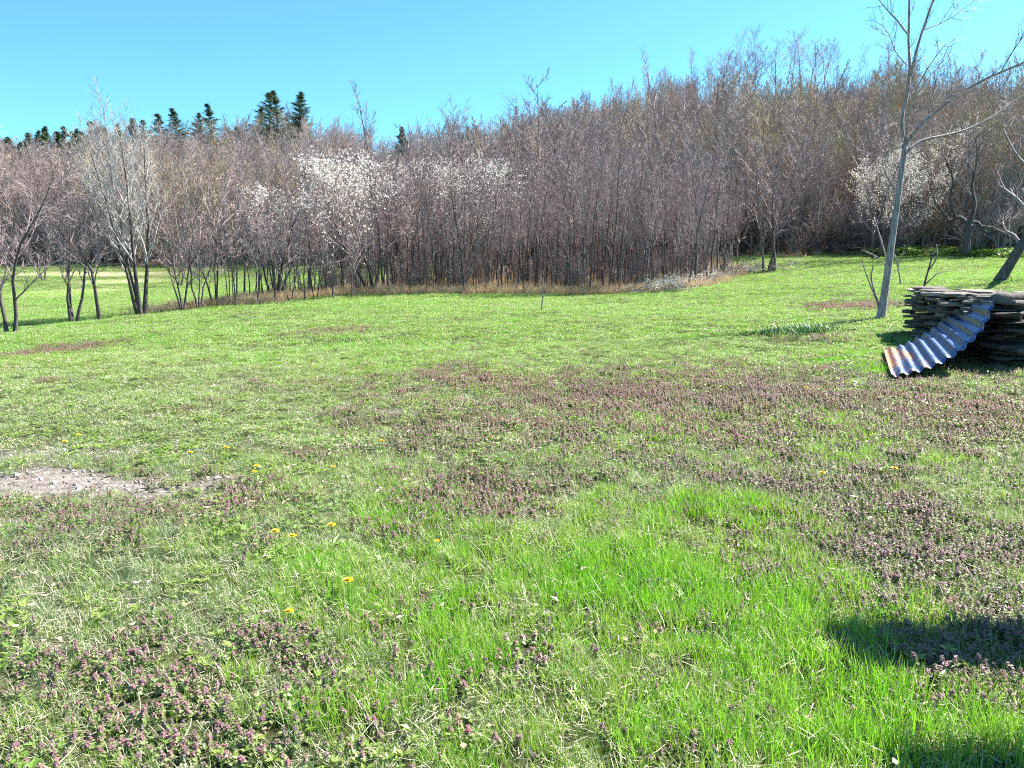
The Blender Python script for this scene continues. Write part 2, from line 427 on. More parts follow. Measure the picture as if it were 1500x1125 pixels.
# ---- prototypes of small plants
def blade(mb, rng, base, h, w, lean, az, mat=0, curl=.5):
    d = Vector((math.cos(az), math.sin(az), 0)); sd = Vector((-math.sin(az + rng.uniform(-.9, .9)), math.cos(az), 0)); sd.normalize()
    p1 = base + Vector((0, 0, h * .45)) + d * (lean * h * .3)
    p2 = base + Vector((0, 0, h * (1 - curl * lean * .35))) + d * (lean * h * 1.0)
    n = len(mb.v)
    mb.v += [base - sd * w * .5, base + sd * w * .5, p1 + sd * w * .42, p1 - sd * w * .42, p2]
    mb.f += [(n, n + 1, n + 2, n + 3), (n + 3, n + 2, n + 4)]; mb.m += [mat, mat]
def clump(seed, n, R, h0, h1, w, lean, straw=.08, flat=0):
    rng = random.Random(seed); mb = MB()
    for i in range(n):
        r = R * math.sqrt(rng.random()); a = rng.uniform(0, 6.283)
        s = rng.random() < straw
        h = rng.uniform(h0, h1); az = rng.uniform(0, 6.283)
        blade(mb, rng, Vector((r * math.cos(a), r * math.sin(a), -.01)), h * (.8 if s else 1), w * rng.uniform(.7, 1.3), rng.uniform(.1, lean) * (1.8 if s else 1), az, 1 if s else (2 if rng.random() < .42 else 0))
    for i in range(flat):     # dead blades lying flat
        r = R * math.sqrt(rng.random()); a = rng.uniform(0, 6.283); az = rng.uniform(0, 6.283)
        b = Vector((r * math.cos(a), r * math.sin(a), rng.uniform(.005, .03))); d = Vector((math.cos(az), math.sin(az), rng.uniform(-.1, .35))) * rng.uniform(.03, .08)
        sd = Vector((-math.sin(az), math.cos(az), rng.uniform(-.5, .5))) * (w * .4)
        mb.face([b - sd, b + sd, b + d + sd * .6, b + d - sd * .6], 1)
    return mb.mesh('grass_clump', [M['grass'], M['straw'], M['grass_b']])
def leaf(mb, p, d, L, W, fold, mat):
    up = Vector((0, 0, 1)); s = d.cross(up)
    if s.length < 1e-4: s = Vector((1, 0, 0))
    s.normalize(); nrm = s.cross(d)
    n = len(mb.v)
    mb.v += [p, p + d * (L * .45) + s * (W * .5) + nrm * fold * L, p + d * L - nrm * (fold * L * .3), p + d * (L * .45) - s * (W * .5) + nrm * fold * L]
    mb.f += [(n, n + 1, n + 2), (n, n + 2, n + 3)]; mb.m += [mat, mat]
def nettle_clump(seed, n, R):
    rng = random.Random(seed); mb = MB()
    for i in range(n):
        r = R * math.sqrt(rng.random()); a = rng.uniform(0, 6.283)
        b = Vector((r * math.cos(a), r * math.sin(a), -.01)); h = rng.uniform(.045, .10)
        top = b + Vector((rng.uniform(-.03, .03), rng.uniform(-.03, .03), h))
        mb.spike(b, top, .0022, 0)
        for k in range(7):
            t = .25 + .75 * k / 6; q = b.lerp(top, t); az0 = k * 1.5708 + rng.uniform(-.3, .3)
            topk = k >= 4
            Ll = (.015 if topk else .022) * rng.uniform(.8, 1.25) * (.75 if k == 6 else 1)
            for j in range(2 if not topk else 4):
                az = az0 + j * (3.1416 if not topk else 1.5708) + rng.uniform(-.2, .2)
                dz = rng.uniform(-.45, .15) if not topk else rng.uniform(-.75, .0)
                d = Vector((math.cos(az), math.sin(az), dz)); d.normalize()
                leaf(mb, q, d, Ll, Ll * .95, .14, 1 if topk and rng.random() < .85 else 0)
            if k in (4, 5) and rng.random() < .7:
                az = rng.uniform(0, 6.28); d = Vector((math.cos(az), math.sin(az), .8)); d.normalize()
                leaf(mb, q, d, .016, .007, .1, 2)
    return mb.mesh('nettle_clump', [M['nettle_leaf'], M['nettle_top'], M['nettle_flower']])
def weed_clump(seed, n, R, Ll):
    rng = random.Random(seed); mb = MB()
    for i in range(n):
        r = R * math.sqrt(rng.random()); a = rng.uniform(0, 6.283); b = Vector((r * math.cos(a), r * math.sin(a), rng.uniform(.0, .03)))
        for k in range(rng.randint(4, 7)):
            az = rng.uniform(0, 6.283); d = Vector((math.cos(az), math.sin(az), rng.uniform(.05, .7))); d.normalize()
            l_ = Ll * rng.uniform(.6, 1.4); leaf(mb, b, d, l_, l_ * rng.uniform(.35, .6), .08, 0)
    return mb.mesh('weed_clump', [M['weed']])

GR = {
    'near_lush': [clump(i, 36, .075, .06, .14, .0036, .65, .07, 3) for i in range(4)],
    'near_dull': [clump(20 + i, 36, .075, .045, .11, .0034, .9, .24, 7) for i in range(4)],
    'mid_lush': [clump(40 + i, 40, .11, .05, .10, .0052, .6, .10, 4) for i in range(4)],
    'mid_dull': [clump(60 + i, 40, .11, .03, .075, .0050,   .9, .24, 8) for i in range(4)],
    'far': [clump(80 + i, 36, .19, .035, .08, .009, .8, .15 + .06 * (i % 2), 4) for i in range(4)],
}
order = ['near_lush', 'near_dull', 'mid_lush', 'mid_dull', 'far']
gproto = []; goff = {}
for k in order:
    goff[k] = len(gproto); gproto += GR[k]
nrng = np.random.default_rng(7)
def fan(y0, y1, dens, margin=1.6):
    """random points of the meadow between y0 and y1 ahead"""
    hw = .68 * y1 + margin
    n = int((y1 - y0) * 2 * hw * dens)
    x = nrng.uniform(-hw, hw, n); y = nrng.uniform(y0, y1, n)
    k = np.abs(x) < .68 * y + margin
    return x[k], y[k]
PX, PY, PI, PT, PS = [], [], [], [], []
def add_grass(x, y, kind_l, kind_d, fine_s):
    lush, dry, nettle, bare = veg(x, y)
    n = len(x); u = nrng.random(n)
    keep = (u > bare * 1.02 + .12 * dry) & (nrng.random(n) > np.clip(nettle, 0, 1) * .40)
    keep &= ~((wood_edge(x, y) > .3) | inside(x, y, THICKET))
    isl = nrng.random(n) < np.clip(lush * 1.15 - .12, 0.04, .92)
    if kind_l == kind_d: isl[:] = True
    idx = np.where(isl, goff[kind_l], goff[kind_d]) + nrng.integers(0, 4, n)
    big = fbm(x * .5, y * .5, 111)
    tint = np.clip(.08 + .36 * big + .62 * lush - .22 * dry + .40 * smooth(6, 15, y) + nrng.normal(0, .16, n), 0, 1)
    sc = nrng.uniform(.7, 1.25, n) * (.75 + .45 * lush) * (.85 + .4 * (fbm(x * 1.6, y * 1.6, 123) - .3)) * fine_s
    PX.append(x[keep]); PY.append(y[keep]); PI.append(idx[keep]); PT.append(tint[keep]); PS.append(sc[keep])
add_grass(*fan(1.2, 6.5, 300), 'near_lush', 'near_dull', 1.0)
add_grass(*fan(6.5, 15, 145), 'mid_lush', 'mid_dull', 1.0)
x, y = fan(15, 48, 60, 3); add_grass(x, y, 'far', 'far', 1.0)
x = nrng.uniform(-60, 2, 42000); y = nrng.uniform(26, 75, 42000); add_grass(x, y, 'far', 'far', 1.5)
x = np.concatenate(PX); y = np.concatenate(PY); n = len(x)
rot = np.c_[nrng.normal(0, .10, n), nrng.normal(0, .10, n), nrng.uniform(0, 6.283, n)]
scatter('grass', np.c_[x, y, height(x, y)], np.concatenate(PI), rot, np.concatenate(PS), np.concatenate(PT), gproto, 'uneven spring meadow grass, lush green and straw coloured by turns')

# purple dead nettles
x, y = fan(1.2, 26, 250); lush, dry, nettle, bare = veg(x, y)
k = nrng.random(len(x)) < np.clip(nettle, 0, 1) ** .95 * np.where(y > 12, .6, 1.0); k &= nrng.random(len(x)) > bare * .8
x, y = x[k], y[k]; n = len(x)
tint = np.clip(.15 + .9 * (fbm(x * .8, y * .8, 131) - .2) * 1.0 + .25 * smooth(5, 9, y) + .25 * smooth(4.5, 3.5, y) * smooth(.5, -.5, x) + nrng.normal(0, .13, n), 0, 1)
scatter('dead_nettles', np.c_[x, y, height(x, y)], nrng.integers(0, 5, n), np.c_[nrng.normal(0, .1, n), nrng.normal(0, .1, n), nrng.uniform(0, 6.283, n)], nrng.uniform(.42, .95, n) * (.8 + .4 * fbm(x * 2.5, y * 2.5, 135)), tint, [nettle_clump(200 + i, 6, .12) for i in range(5)], 'patches of purple topped dead nettles in the grass')
# low broad leaved weeds
x, y = fan(1.2, 20, 40); lush, dry, nettle, bare = veg(x, y)
k = nrng.random(len(x)) < np.clip(.25 + .55 * dry + (fbm(x * 1.3, y * 1.3, 141) - .5) * 1.6 - .5 * lush, .03, 1); k &= nrng.random(len(x)) > bare * .85
x, y = x[k], y[k]; n = len(x)
scatter('low_weeds', np.c_[x, y, height(x, y) + .012], nrng.integers(0, 4, n), np.c_[np.zeros(n), np.zeros(n), nrng.uniform(0, 6.283, n)], nrng.uniform(.6, 1.3, n), np.clip(nrng.normal(.5, .25, n), 0, 1), [weed_clump(300 + i, 9, .10, .018 + .005 * i) for i in range(4)], 'low broad leaved weeds among the grass')

# ------------------------------------------------------------------ bare trees
def rdir(rng, d, ang, az):
    ref = d.cross(Vector((0, 0, 1)) if abs(d.z) < .9 else Vector((1, 0, 0))); ref.normalize()
    q = Quaternion(d, az) @ (Quaternion(ref, ang) @ d)
    return q
def chain(rng, p, d, L, n, wander, up=0.0):
    pts = [p.copy()]; d = d.normalized(); st = L / n
    for i in range(n):
        d = d + Vector((rng.gauss(0, wander), rng.gauss(0, wander), rng.gauss(0, wander * .6) + up)); d.normalize()
        p = p + d * st; pts.append(p.copy())
    return pts
def along(pts, t):
    k = t * (len(pts) - 1); i = min(int(k), len(pts) - 2); f = k - i
    return pts[i].lerp(pts[i + 1], f), (pts[i + 1] - pts[i]).normalized()
def twigs(rng, mb, pts, r_at, n2, n3, len2, len3, rt, mat, ang=(.5, .95), up=.12, t0=.15, tips=None, n4=0):
    """side branches on a limb, twigs on those, fine twigs on the twigs"""
    for i in range(n2):
        t = t0 + (1 - t0) * ((i + rng.random()) / n2); t = min(t, .99)
        p, d = along(pts, t)
        dd = rdir(rng, d, rng.uniform(*ang), rng.uniform(0, 6.283))
        l2 = len2 * (1 - .5 * t) * rng.uniform(.6, 1.25)
        c2 = chain(rng, p, dd, l2, 3, .13, up)
        r2 = max(r_at * (1 - .7 * t) * .5, rt * 1.4)
        mb.tube(c2, [r2, r2 * .75, r2 * .5, rt * .4], 3, mat)
        if tips is not None: tips.extend(c2[1:])
        for j in range(n3):
            t3 = rng.uniform(.15, 1.0); p3, d3 = along(c2, min(t3, .99))
            d4 = rdir(rng, d3, rng.uniform(.35, .9), rng.uniform(0, 6.283)); d4.z += up; d4.normalize()
            q = p3 + d4 * (len3 * rng.uniform(.5, 1.3) * (1 - .3 * t3))
            mb.spike(p3, q, rt, mat)
            if tips is not None: tips.append(p3.lerp(q, .5)); tips.append(q)
            for k in range(n4):
                p5 = p3.lerp(q, rng.uniform(.2, .9)); d5 = rdir(rng, d4, rng.uniform(.4, .9), rng.uniform(0, 6.283))
                mb.spike(p5, p5 + d5 * (len3 * .55 * rng.uniform(.5, 1.2)), rt * .75, mat)
                if tips is not None: tips.append(p5 + d5 * len3 * .3)
def bare_tree(seed, H, r0, stems=1, spread=.0, n1=18, cs=.3, ang1=(.45, .8), len1=.3, n2=6, n3=4, rt=.006, up1=.10, wander=.05, sides=6, n4=0, profile='cone', lean=None, blossom=0, bs=.03):
    """returns trunk, crown (and blossom) builders"""
    rng = random.Random(seed); tr = MB(); cr = MB(); tips = [] if blossom else None
    for s in range(stems):
        a = 6.283 * s / stems + rng.uniform(-.5, .5)
        d = Vector((math.cos(a) * spread, math.sin(a) * spread, 1)) if stems > 1 else Vector((rng.uniform(-.05, .05), rng.uniform(-.05, .05), 1))
        if lean: d = d + Vector(lean)
        hs = H * rng.uniform(.78, 1.0) if s else H
        b = Vector((math.cos(a) * r0 * 1.2, math.sin(a) * r0 * 1.2, -.12)) if stems > 1 else Vector((0, 0, -.12))
        nseg = 9
        t = chain(rng, b, d, hs, nseg, wander, .05)
        rr = r0 * (rng.uniform(.65, 1) if stems > 1 else 1)
        rads = [rr * (1.25 if i == 0 else 1) * (1 - .88 * (i / nseg) ** .9) for i in range(nseg + 1)]
        tr.tube(t, rads, sides, 0)
        for i in range(n1):
            tt = cs + (1 - cs) * ((i + rng.random()) / n1); tt = min(tt, .985)
            p, dd = along(t, tt)
            q = (tt - cs) / (1 - cs)
            if profile == 'cone': ll = H * len1 * (1 - .72 * q)
            elif profile == 'round': ll = H * len1 * (.55 + .9 * math.sin(3.14 * min(q + .12, 1)) * .6) * (1 - .35 * q)
            else: ll = H * len1 * (.5 + .5 * q) * (1 - .5 * max(q - .7, 0) / .3)
            ll *= rng.uniform(.65, 1.2)
            d1 = rdir(rng, dd, rng.uniform(*ang1), i * 2.4 + rng.uniform(-.6, .6))
            c1 = chain(rng, p, d1, ll, 5, .11, up1)
            r1 = max(rr * (1 - .85 * tt) * .55, rt * 2)
            cr.tube(c1, [r1 * (1 - .8 * k / 5) for k in range(6)], 4, 0)
            if tips is not None: tips.extend(c1[2:])
            twigs(rng, cr, c1, r1, n2, n3, ll * .45, ll * .28, rt, 0, tips=tips, n4=n4)
    bl = None
    if blossom:
        bl = MB(); zs = [p.z for p in tips]
        for i in range(blossom):
            p = rng.choice(tips)
            if p.z > H * .97 or (p.z < H * .3 and rng.random() < .7): continue
            p = p + Vector((rng.gauss(0, .018), rng.gauss(0, .018), rng.gauss(0, .018)))
            u = Vector((rng.gauss(0, 1), rng.gauss(0, 1), rng.gauss(0, 1))).normalized(); w = u.orthogonal().normalized()
            s = bs * rng.uniform(.6, 1.3)
            bl.face([p - u * s - w * s * .4, p + w * s, p + u * s - w * s * .3, p - w * s * .8], 0)
    return tr, cr, bl
def tree_kind(tm='bark', cm='twig', **k):
    tr, cr, bl = bare_tree(**k)
    r = {'trunk': tr.mesh('trunk', [M[tm]], True), 'crown': cr.mesh('crown', [M[cm]])}
    if bl: r['blossom'] = bl.mesh('blossom', [M['petal']])
    return r
def plant_tree(name, kind, loc, rz, sc, label, cat='tree', group=None):
    o = empty(name, loc, rz, sc); tag(o, label, cat, group)
    for k, me in kind.items(): obj(k, me, o)
    return o
R_ = random.Random(11)

# thicket saplings
SAP = [tree_kind(seed=500 + i, H=7.2, r0=.032 + .010 * ((i + 2) % 3), n1=20, cs=.24 + .06 * (i % 3), len1=.20 + .04 * (i % 2), ang1=(.3, .7), n2=6, n3=4, rt=.0052, up1=.13, tm='bark' if i % 3 else 'bark_dark', wander=.045, sides=5) for i in range(8)]
pts = []
xs = nrng.uniform(-12, 13, 9000); ys = nrng.uniform(31, 56, 9000)
ok = inside(xs, ys, THICKET); xs, ys = xs[ok], ys[ok]
sel = []
for x, y in sorted(zip(xs, ys), key=lambda q: q[1] + R_.uniform(0, 1.0)):
    if all((x - a) ** 2 + (y - b) ** 2 > (.42 + R_.random() * .25) ** 2 for a, b in sel[-260:]):
        sel.append((x, y))
    if len(sel) >= 620: break
def depth_in(x, y): return wood_edge(np.array([x]), np.array([y]))[0]
sel = [q for q in sel if not (abs(q[0] / q[1] * F / CP + 750 - 545) < 75 and q[1] < 34.6 and R_.random() < .6)]
front = sorted(sel, key=lambda q: q[1] - .25 * abs(q[0]))[:285]
rest = [q for q in sel if q not in set(front)]
for (x, y) in front:
    s = R_.choice((.55, .68, .74, .8, .86, .92)) * R_.uniform(.92, 1.08) * (.9 if x < -6 else 1.0)
    ki = R_.randrange(8); u = x / y * F / CP + 750
    edge = np.interp(x, [q[0] for q in THICKET[:7]], [q[1] for q in THICKET[:7]])
    row = 'on the meadow edge' if y - edge < 1.6 else ('behind the meadow edge row' if y - edge < 4 else 'deep inside the thicket')
    where = ' by the blossoming trees' if x < -3.2 else (' beside the brush piles' if x > 6.0 else ' in the middle of the thicket')
    if row.startswith('deep'): where = where.replace(' in the middle of the thicket', ' below the tall feathery tree')
    tone = 'dark barked' if ki % 3 == 0 else 'grey barked'
    size = 'tall' if s > .82 else ('short' if s < .65 else 'middling')
    plant_tree('sapling', SAP[ki], (x, y, H1(x, y)), R_.uniform(0, 6.28), (s * R_.choice((.8, .95, 1.1, 1.35)), s * R_.uniform(.85, 1.15), s), '%s %s sapling %s%s' % (size, tone, row, where), 'sapling', 'saplings of the thicket').rotation_euler = (R_.gauss(0, .045), R_.gauss(0, .045), R_.uniform(0, 6.28))

# wood on the hill
FOREST = []
for i in range(8):
    tr, cr, _ = bare_tree(seed=600 + i, H=9.0 * (.85 + .07 * (i % 5)), r0=.10, n1=18, cs=.36 if i < 5 else .22, len1=.25 + .03 * (i % 3), ang1=(.4, .85), n2=7, n3=4, rt=.012, up1=.09, wander=.05, sides=5, profile='cone' if i % 4 == 3 else 'round')
    n0 = len(tr.v); tr.v += cr.v; tr.f += [tuple(a + n0 for a in f) for f in cr.f]; tr.m += [1] * len(cr.f)
    FOREST.append(tr.mesh('forest_tree', [M['forest_bark'], M['forest_twig']]))
for i in range(4):
    tr, cr, _ = bare_tree(seed=640 + i, H=3.6, r0=.035, stems=7, spread=.45, n1=9, cs=.1, len1=.3, ang1=(.4, .9), n2=5, n3=4, rt=.010, up1=.10, wander=.1, sides=4, profile='cone')
    n0 = len(tr.v); tr.v += cr.v; tr.f += [tuple(a + n0 for a in f) for f in cr.f]; tr.m += [1] * len(cr.f)
    FOREST.append(tr.mesh('forest_shrub', [M['forest_bark'], M['forest_twig']]))
for i in range(4):     # thin saplings for the depth of the thicket
    tr, cr, _ = bare_tree(seed=660 + i, H=7.2, r0=.036, n1=16, cs=.25, len1=.2, ang1=(.3, .7), n2=5, n3=4, rt=.006, up1=.11, wander=.045, sides=4)
    n0 = len(tr.v); tr.v += cr.v; tr.f += [tuple(a + n0 for a in f) for f in cr.f]; tr.m += [1] * len(cr.f)
    FOREST.append(tr.mesh('forest_sapling', [M['forest_bark'], M['forest_twig']]))
N0 = 60000
y = nrng.uniform(42, 165, N0); x = nrng.uniform(-1.15, 1.15, N0) * y
e = wood_edge(x, y)
px_ = x / y * F / CP + 750
den = np.where(e < 10, .42, .28) * np.clip(70 / y, .4, 1.0) ** .6 * 2
area = (165 - 42) * 2.3 * 103
k = (e > 0) & (nrng.random(N0) < den * area / N0) & (px_ > -330) & (px_ < 1850)
# ridge at the right is open: single tall trees stand there
k &= ~((y > 122) & (px_ > 1010) & (nrng.random(N0) < .75))
x, y, e = x[k], y[k], e[k]; n = len(x)
shrub = nrng.random(n) < np.where(e < 7, .55, .22)
shrub |= (y > 112) & (x / y * F / CP + 750 > 1010)
idx = np.where(shrub, 8 + nrng.integers(0, 4, n), nrng.integers(0, 8, n))
sc = nrng.uniform(.62, 1.22, n) * np.where(shrub, nrng.uniform(.8, 1.5, n), 1)
rightlow = smooth(1050, 1200, x / y * F / CP + 750) * smooth(70, 50, y)
sc *= 1 - .25 * rightlow
u_ = x / y * F / CP + 750
sc *= 1 - .20 * smooth(820, 900, u_) * smooth(1080, 1000, u_)
sc *= 1 - .36 * smooth(1020, 1120, u_) * smooth(66, 90, y)
sc *= 1 - .22 * smooth(480, 560, u_) * smooth(900, 820, u_) * smooth(70, 95, y)
sc *= 1 + .04 * smooth(500, 420, u_) * smooth(95, 125, y)
tint = np.clip(fbm(x * .07, y * .07, 151, 2) * 1.25 - .06 + nrng.normal(0, .22, n), 0, 1)
if rest:
    und = [(a + R_.uniform(-.6, .6), b + R_.uniform(.6, 1.5)) for a, b in sel if R_.random() < .22]
    rx = np.array([q[0] for q in rest]); ry = np.array([q[1] for q in rest]); m_ = len(rest)
    x = np.r_[x, rx]; y = np.r_[y, ry]; idx = np.r_[idx, nrng.integers(12, 16, m_)]; sc = np.r_[sc, nrng.uniform(.6, .92, m_)]; tint = np.r_[tint, np.clip(nrng.normal(.55, .12, m_), 0, 1)]
ux = np.array([q[0] for q in und]); uy = np.array([q[1] for q in und]); m_ = len(und)
x = np.r_[x, ux]; y = np.r_[y, uy]; idx = np.r_[idx, nrng.integers(8, 12, m_)]; sc = np.r_[sc, nrng.uniform(.3, .6, m_)]; tint = np.r_[tint, np.clip(nrng.normal(.4, .15, m_), 0, 1)]
n = len(x)
scatter('bare_wood', np.c_[x, y, height(x, y)], idx, np.c_[nrng.normal(0, .04, n), nrng.normal(0, .04, n), nrng.uniform(0, 6.283, n)], sc, tint, FOREST, 'leafless brown and grey wood covering the hillside')
print('forest instances', n)

# dead grass at the foot of the thicket and the wood
DG = [clump(400 + i, 40, .22, .15, .42, .010, .7, 0, 6) for i in range(3)]
for d_ in DG: d_.materials.clear(); d_.materials.append(M['dry']); d_.materials.append(M['dry'])
tx = []; ty = []
for i in range(len(THICKET[:7]) - 1):
    a = THICKET[i]; b = THICKET[i + 1]; m_ = int(math.hypot(a[0] - b[0], a[1] - b[1]) * 42)
    t = nrng.random(m_); tx.append(a[0] + (b[0] - a[0]) * t + nrng.normal(0, .35, m_)); ty.append(a[1] + (b[1] - a[1]) * t + nrng.gamma(1.4, .9, m_) - .5)
xx = nrng.uniform(-12, 13, 5000); yy = nrng.uniform(32, 50, 5000); kk = inside(xx, yy, THICKET); tx.append(xx[kk]); ty.append(yy[kk])
m_ = 260; t = nrng.random(m_); pa = ground(200, 460); pb = ground(420, 442); tx.append(pa.x + (pb.x - pa.x) * t + nrng.normal(0, .3, m_)); ty.append(pa.y + (pb.y - pa.y) * t + nrng.normal(.8, .5, m_))
xx = nrng.uniform(8, 45, 1600); yy = nrng.uniform(38, 56, 1600); ee = wood_edge(xx, yy); kk = (ee > -1) & (ee < 5); tx.append(xx[kk]); ty.append(yy[kk])
x = np.concatenate(tx); y = np.concatenate(ty); n = len(x)
scatter('dead_grass', np.c_[x, y, height(x, y)], nrng.integers(0, 3, n), np.c_[nrng.normal(0, .15, n), nrng.normal(0, .15, n), nrng.uniform(0, 6.283, n)], nrng.uniform(.5, 1.3, n), nrng.random(n), DG, 'rusty dead grass at the foot of the thicket')

# trees of the line on the left
def line_tree(px, py, top, label, name='hedgerow_tree', rz=None, sx=1.0, cat='tree', group=None, tm='bark', cm='twig', **k):
    g = ground(px, py); Ht = (370 - top) * g.y / F + EYE - g.z
    kind = tree_kind(tm, cm, H=Ht, **k)
    return plant_tree(name, kind, (g.x, g.y, H1(g.x, g.y)), R_.uniform(0, 6.28) if rz is None else rz, (sx, sx, 1), label, cat, group)
line_tree(15, 487, 235, 'low forked bare tree where the line of trees meets the meadow corner', seed=701, r0=.085, stems=2, spread=.2, n1=11, cs=.22, len1=.42, n2=8, n3=6, rt=.006, wander=.11, profile='round', up1=.05, rz=.3)
line_tree(-75, 505, 105, 'tall bare tree reaching over the meadow corner', seed=702, r0=.09, stems=1, n1=20, cs=.3, len1=.36, n2=7, n3=5, rt=.006, wander=.06, profile='round')
line_tree(108, 472, 275, 'small bare tree with three thin stems fanning from one foot', seed=703, r0=.065, stems=3, spread=.17, n1=10, cs=.3, len1=.42, n2=7, n3=5, rt=.0065, wander=.1, profile='round', up1=.05)
line_tree(146, 468, 290, 'crooked bare tree with low side branches beside the three stemmed one', seed=704, r0=.07, stems=1, n1=13, cs=.25, len1=.5, n2=7, n3=5, rt=.0065, wander=.13, profile='round', up1=.05)
line_tree(207, 461, 150, 'tallest bare tree of the line, several pale stems and a broad fan crown', seed=705, r0=.085, stems=4, spread=.17, n1=20, cs=.24, len1=.32, n2=8, n3=4, rt=.0055, wander=.045, tm='bark', cm='twig_grey', profile='round', up1=.13, ang1=(.35, .75))
for i, (a, b, c_) in enumerate([(268, 455, 262), (292, 452, 285), (316, 449, 250)]):
    line_tree(a, b, c_, 'many stemmed bare bush tree with a low tangled crown', name='hedgerow_tree', seed=710 + i, r0=.045, stems=3, spread=.18, n1=10, cs=.15, len1=.40, n2=6, n3=5, rt=.0065, wander=.12, profile='round', up1=.06, group='tangled bush trees of the line')
for i, (a, b, c_) in enumerate([(345, 447, 300), (378, 445, 285), (402, 443, 270), (425, 441, 300), (447, 440, 262), (462, 438, 290), (488, 437, 250), (515, 436, 280), (365, 440, 310), (335, 440, 290)]):
    line_tree(a, b, c_, 'thin %s stemmed young tree in the loose row between tangled bushes and thicket' % ('twin' if i % 2 else 'single'), name='young_tree', seed=720 + i, r0=.03, stems=1 + i % 2, spread=.15, n1=14, cs=.25, len1=.28, n2=6, n3=4, rt=.006, wander=.07, profile='cone', group='young trees of the loose row')
# background scrub across the low field
for i, (px, d, Ht) in enumerate([(-20, 40, 4.0), (60, 60, 4.2), (260, 52, 3.8)]):
    x = (px - 750) / F * d * CP
    kind = tree_kind('bark', 'twig', seed=740 + i, H=Ht, r0=.04, stems=4, spread=.35, n1=10, cs=.18, len1=.4, n2=6, n3=5, rt=.009, wander=.12, profile='round')
    plant_tree('scrub_tree', kind, (x, d, H1(x, d)), 1.3 * i, 1, 'round bare scrub tree standing in the low field', 'tree', 'scrub trees of the low field')

# blossoming trees
for (px, d, top, spread_, nb, seed, lab) in [(545, 33.4, 234, 2.1, 46000, 751, 'broad white blossoming tree rising out of the thicket'), (668, 35.5, 234, 1.5, 18000, 752, 'narrow white blossoming tree deeper in the thicket'),
                                   (402, 32.0, 268, 1.0, 11000, 753, 'small thinly blossoming tree in the loose row of young trees'), (1282, 43, 226, 1.3, 19000, 754, 'white blossoming tree at the wood edge beside a brush heap'),
                                   (1385, 48, 196, 1.3, 14000, 755, 'half hidden blossoming tree behind the gnarled old tree')]:
    x = (px - 750) / F * d * CP; g = H1(x, d); Ht = (370 - top) * d / F + EYE - g
    kind = tree_kind('bark', 'twig', seed=seed, H=Ht, r0=.08, stems=4, spread=.30 * spread_, n1=13, cs=.28, len1=.34 * spread_ + .04, n2=7, n3=4, rt=.006, wander=.1, profile='round', blossom=nb, bs=.019)
    b = plant_tree('blossoming_tree', kind, (x, d, g), .7, 1, lab, 'tree')
    for o in b.children:
        if o.name.startswith('blossom'): o['kind'] = 'stuff'

# tall single trees over the wood
TALL = [tree_kind('bark', 'twig', seed=770 + i, H=12, r0=.11, stems=1 + (i % 3 == 2), spread=.12, n1=13 + 2 * (i % 3), cs=.34 + .05 * (i % 3), len1=.27 + .04 * (i % 2), ang1=(.4, .85), n2=7, n3=5, rt=.0115, up1=.07, wander=.06, profile=('round', 'vase', 'round')[i % 3]) for i in range(7)]
def tall(px, d, top, label, group=None, kind=None, w=1.0):
    x = (px - 750) / F * d * CP; g = H1(x, d); Ht = (370 - top) * d / F + EYE - g
    s = Ht / 12 * 1.04
    plant_tree('tall_tree', TALL[R_.randrange(7)] if kind is None else kind, (x, d, g), R_.uniform(0, 6.28), (s * w, s * w, s), label, 'tree', group)
for i, px in enumerate([985, 1002, 1018, 1030, 1046, 1058, 1068, 1078, 1090, 1099, 1112, 1124, 1133, 1150, 1158, 1172, 1187, 1198, 1206, 1214, 1230, 1243, 1256, 1266, 1278, 1290, 1303, 1318, 1345, 1362, 1380, 1402, 1420, 1440, 1458, 1475, 1490]):
    tall(px + R_.uniform(-7, 7), 120 + (i * 37 % 29), 74 + R_.randrange(42) + (24 if px > 1290 else 0) + (18 if px < 1050 else 0), 'tall bare tree standing against the sky on the open hilltop', 'trees along the hilltop', w=R_.uniform(.8, 1.35))
tall(545, 70, 158, 'lone round topped bare tree overtopping the wood behind the blossom', kind=TALL[0], w=1.0)
tall(650, 44, 182, 'dark forked bare tree rising behind the narrow blossoming tree')
tall(768, 42, 146, 'tall feathery bare tree high above the middle of the thicket', kind=TALL[3], w=.9)
tall(1035, 52, 150, 'dark spreading bare tree behind the end of the thicket', w=1.3)
tall(960, 75, 108, 'straight bare tree on the slope behind the thicket', w=.9)
tall(1012, 60, 160, 'dark limbed bare tree on the slope over the brush pile', w=1.2)

# trees at the open end of the thicket
for i, (px, py, top) in enumerate([(1122, 398, 205), (1133, 397, 235)]):
    line_tree(px, py, top, ['bare tree standing clear of the thicket in the brush pile', 'smaller leaning bare tree beside the one in the brush pile'][i], name='edge_tree', seed=790 + i, r0=.08, stems=2, spread=.16, n1=13, cs=.25, len1=.34, n2=7, n3=5, rt=.0075, wander=.08, profile='round')
line_tree(793, 455, 386, 'lone whip thin seedling standing in the meadow before the thicket', name='seedling', cat='seedling', seed=799, r0=.02, stems=1, n1=7, cs=.35, len1=.18, n2=2, n3=2, rt=.006, wander=.08, cm='twig', tm='bark')

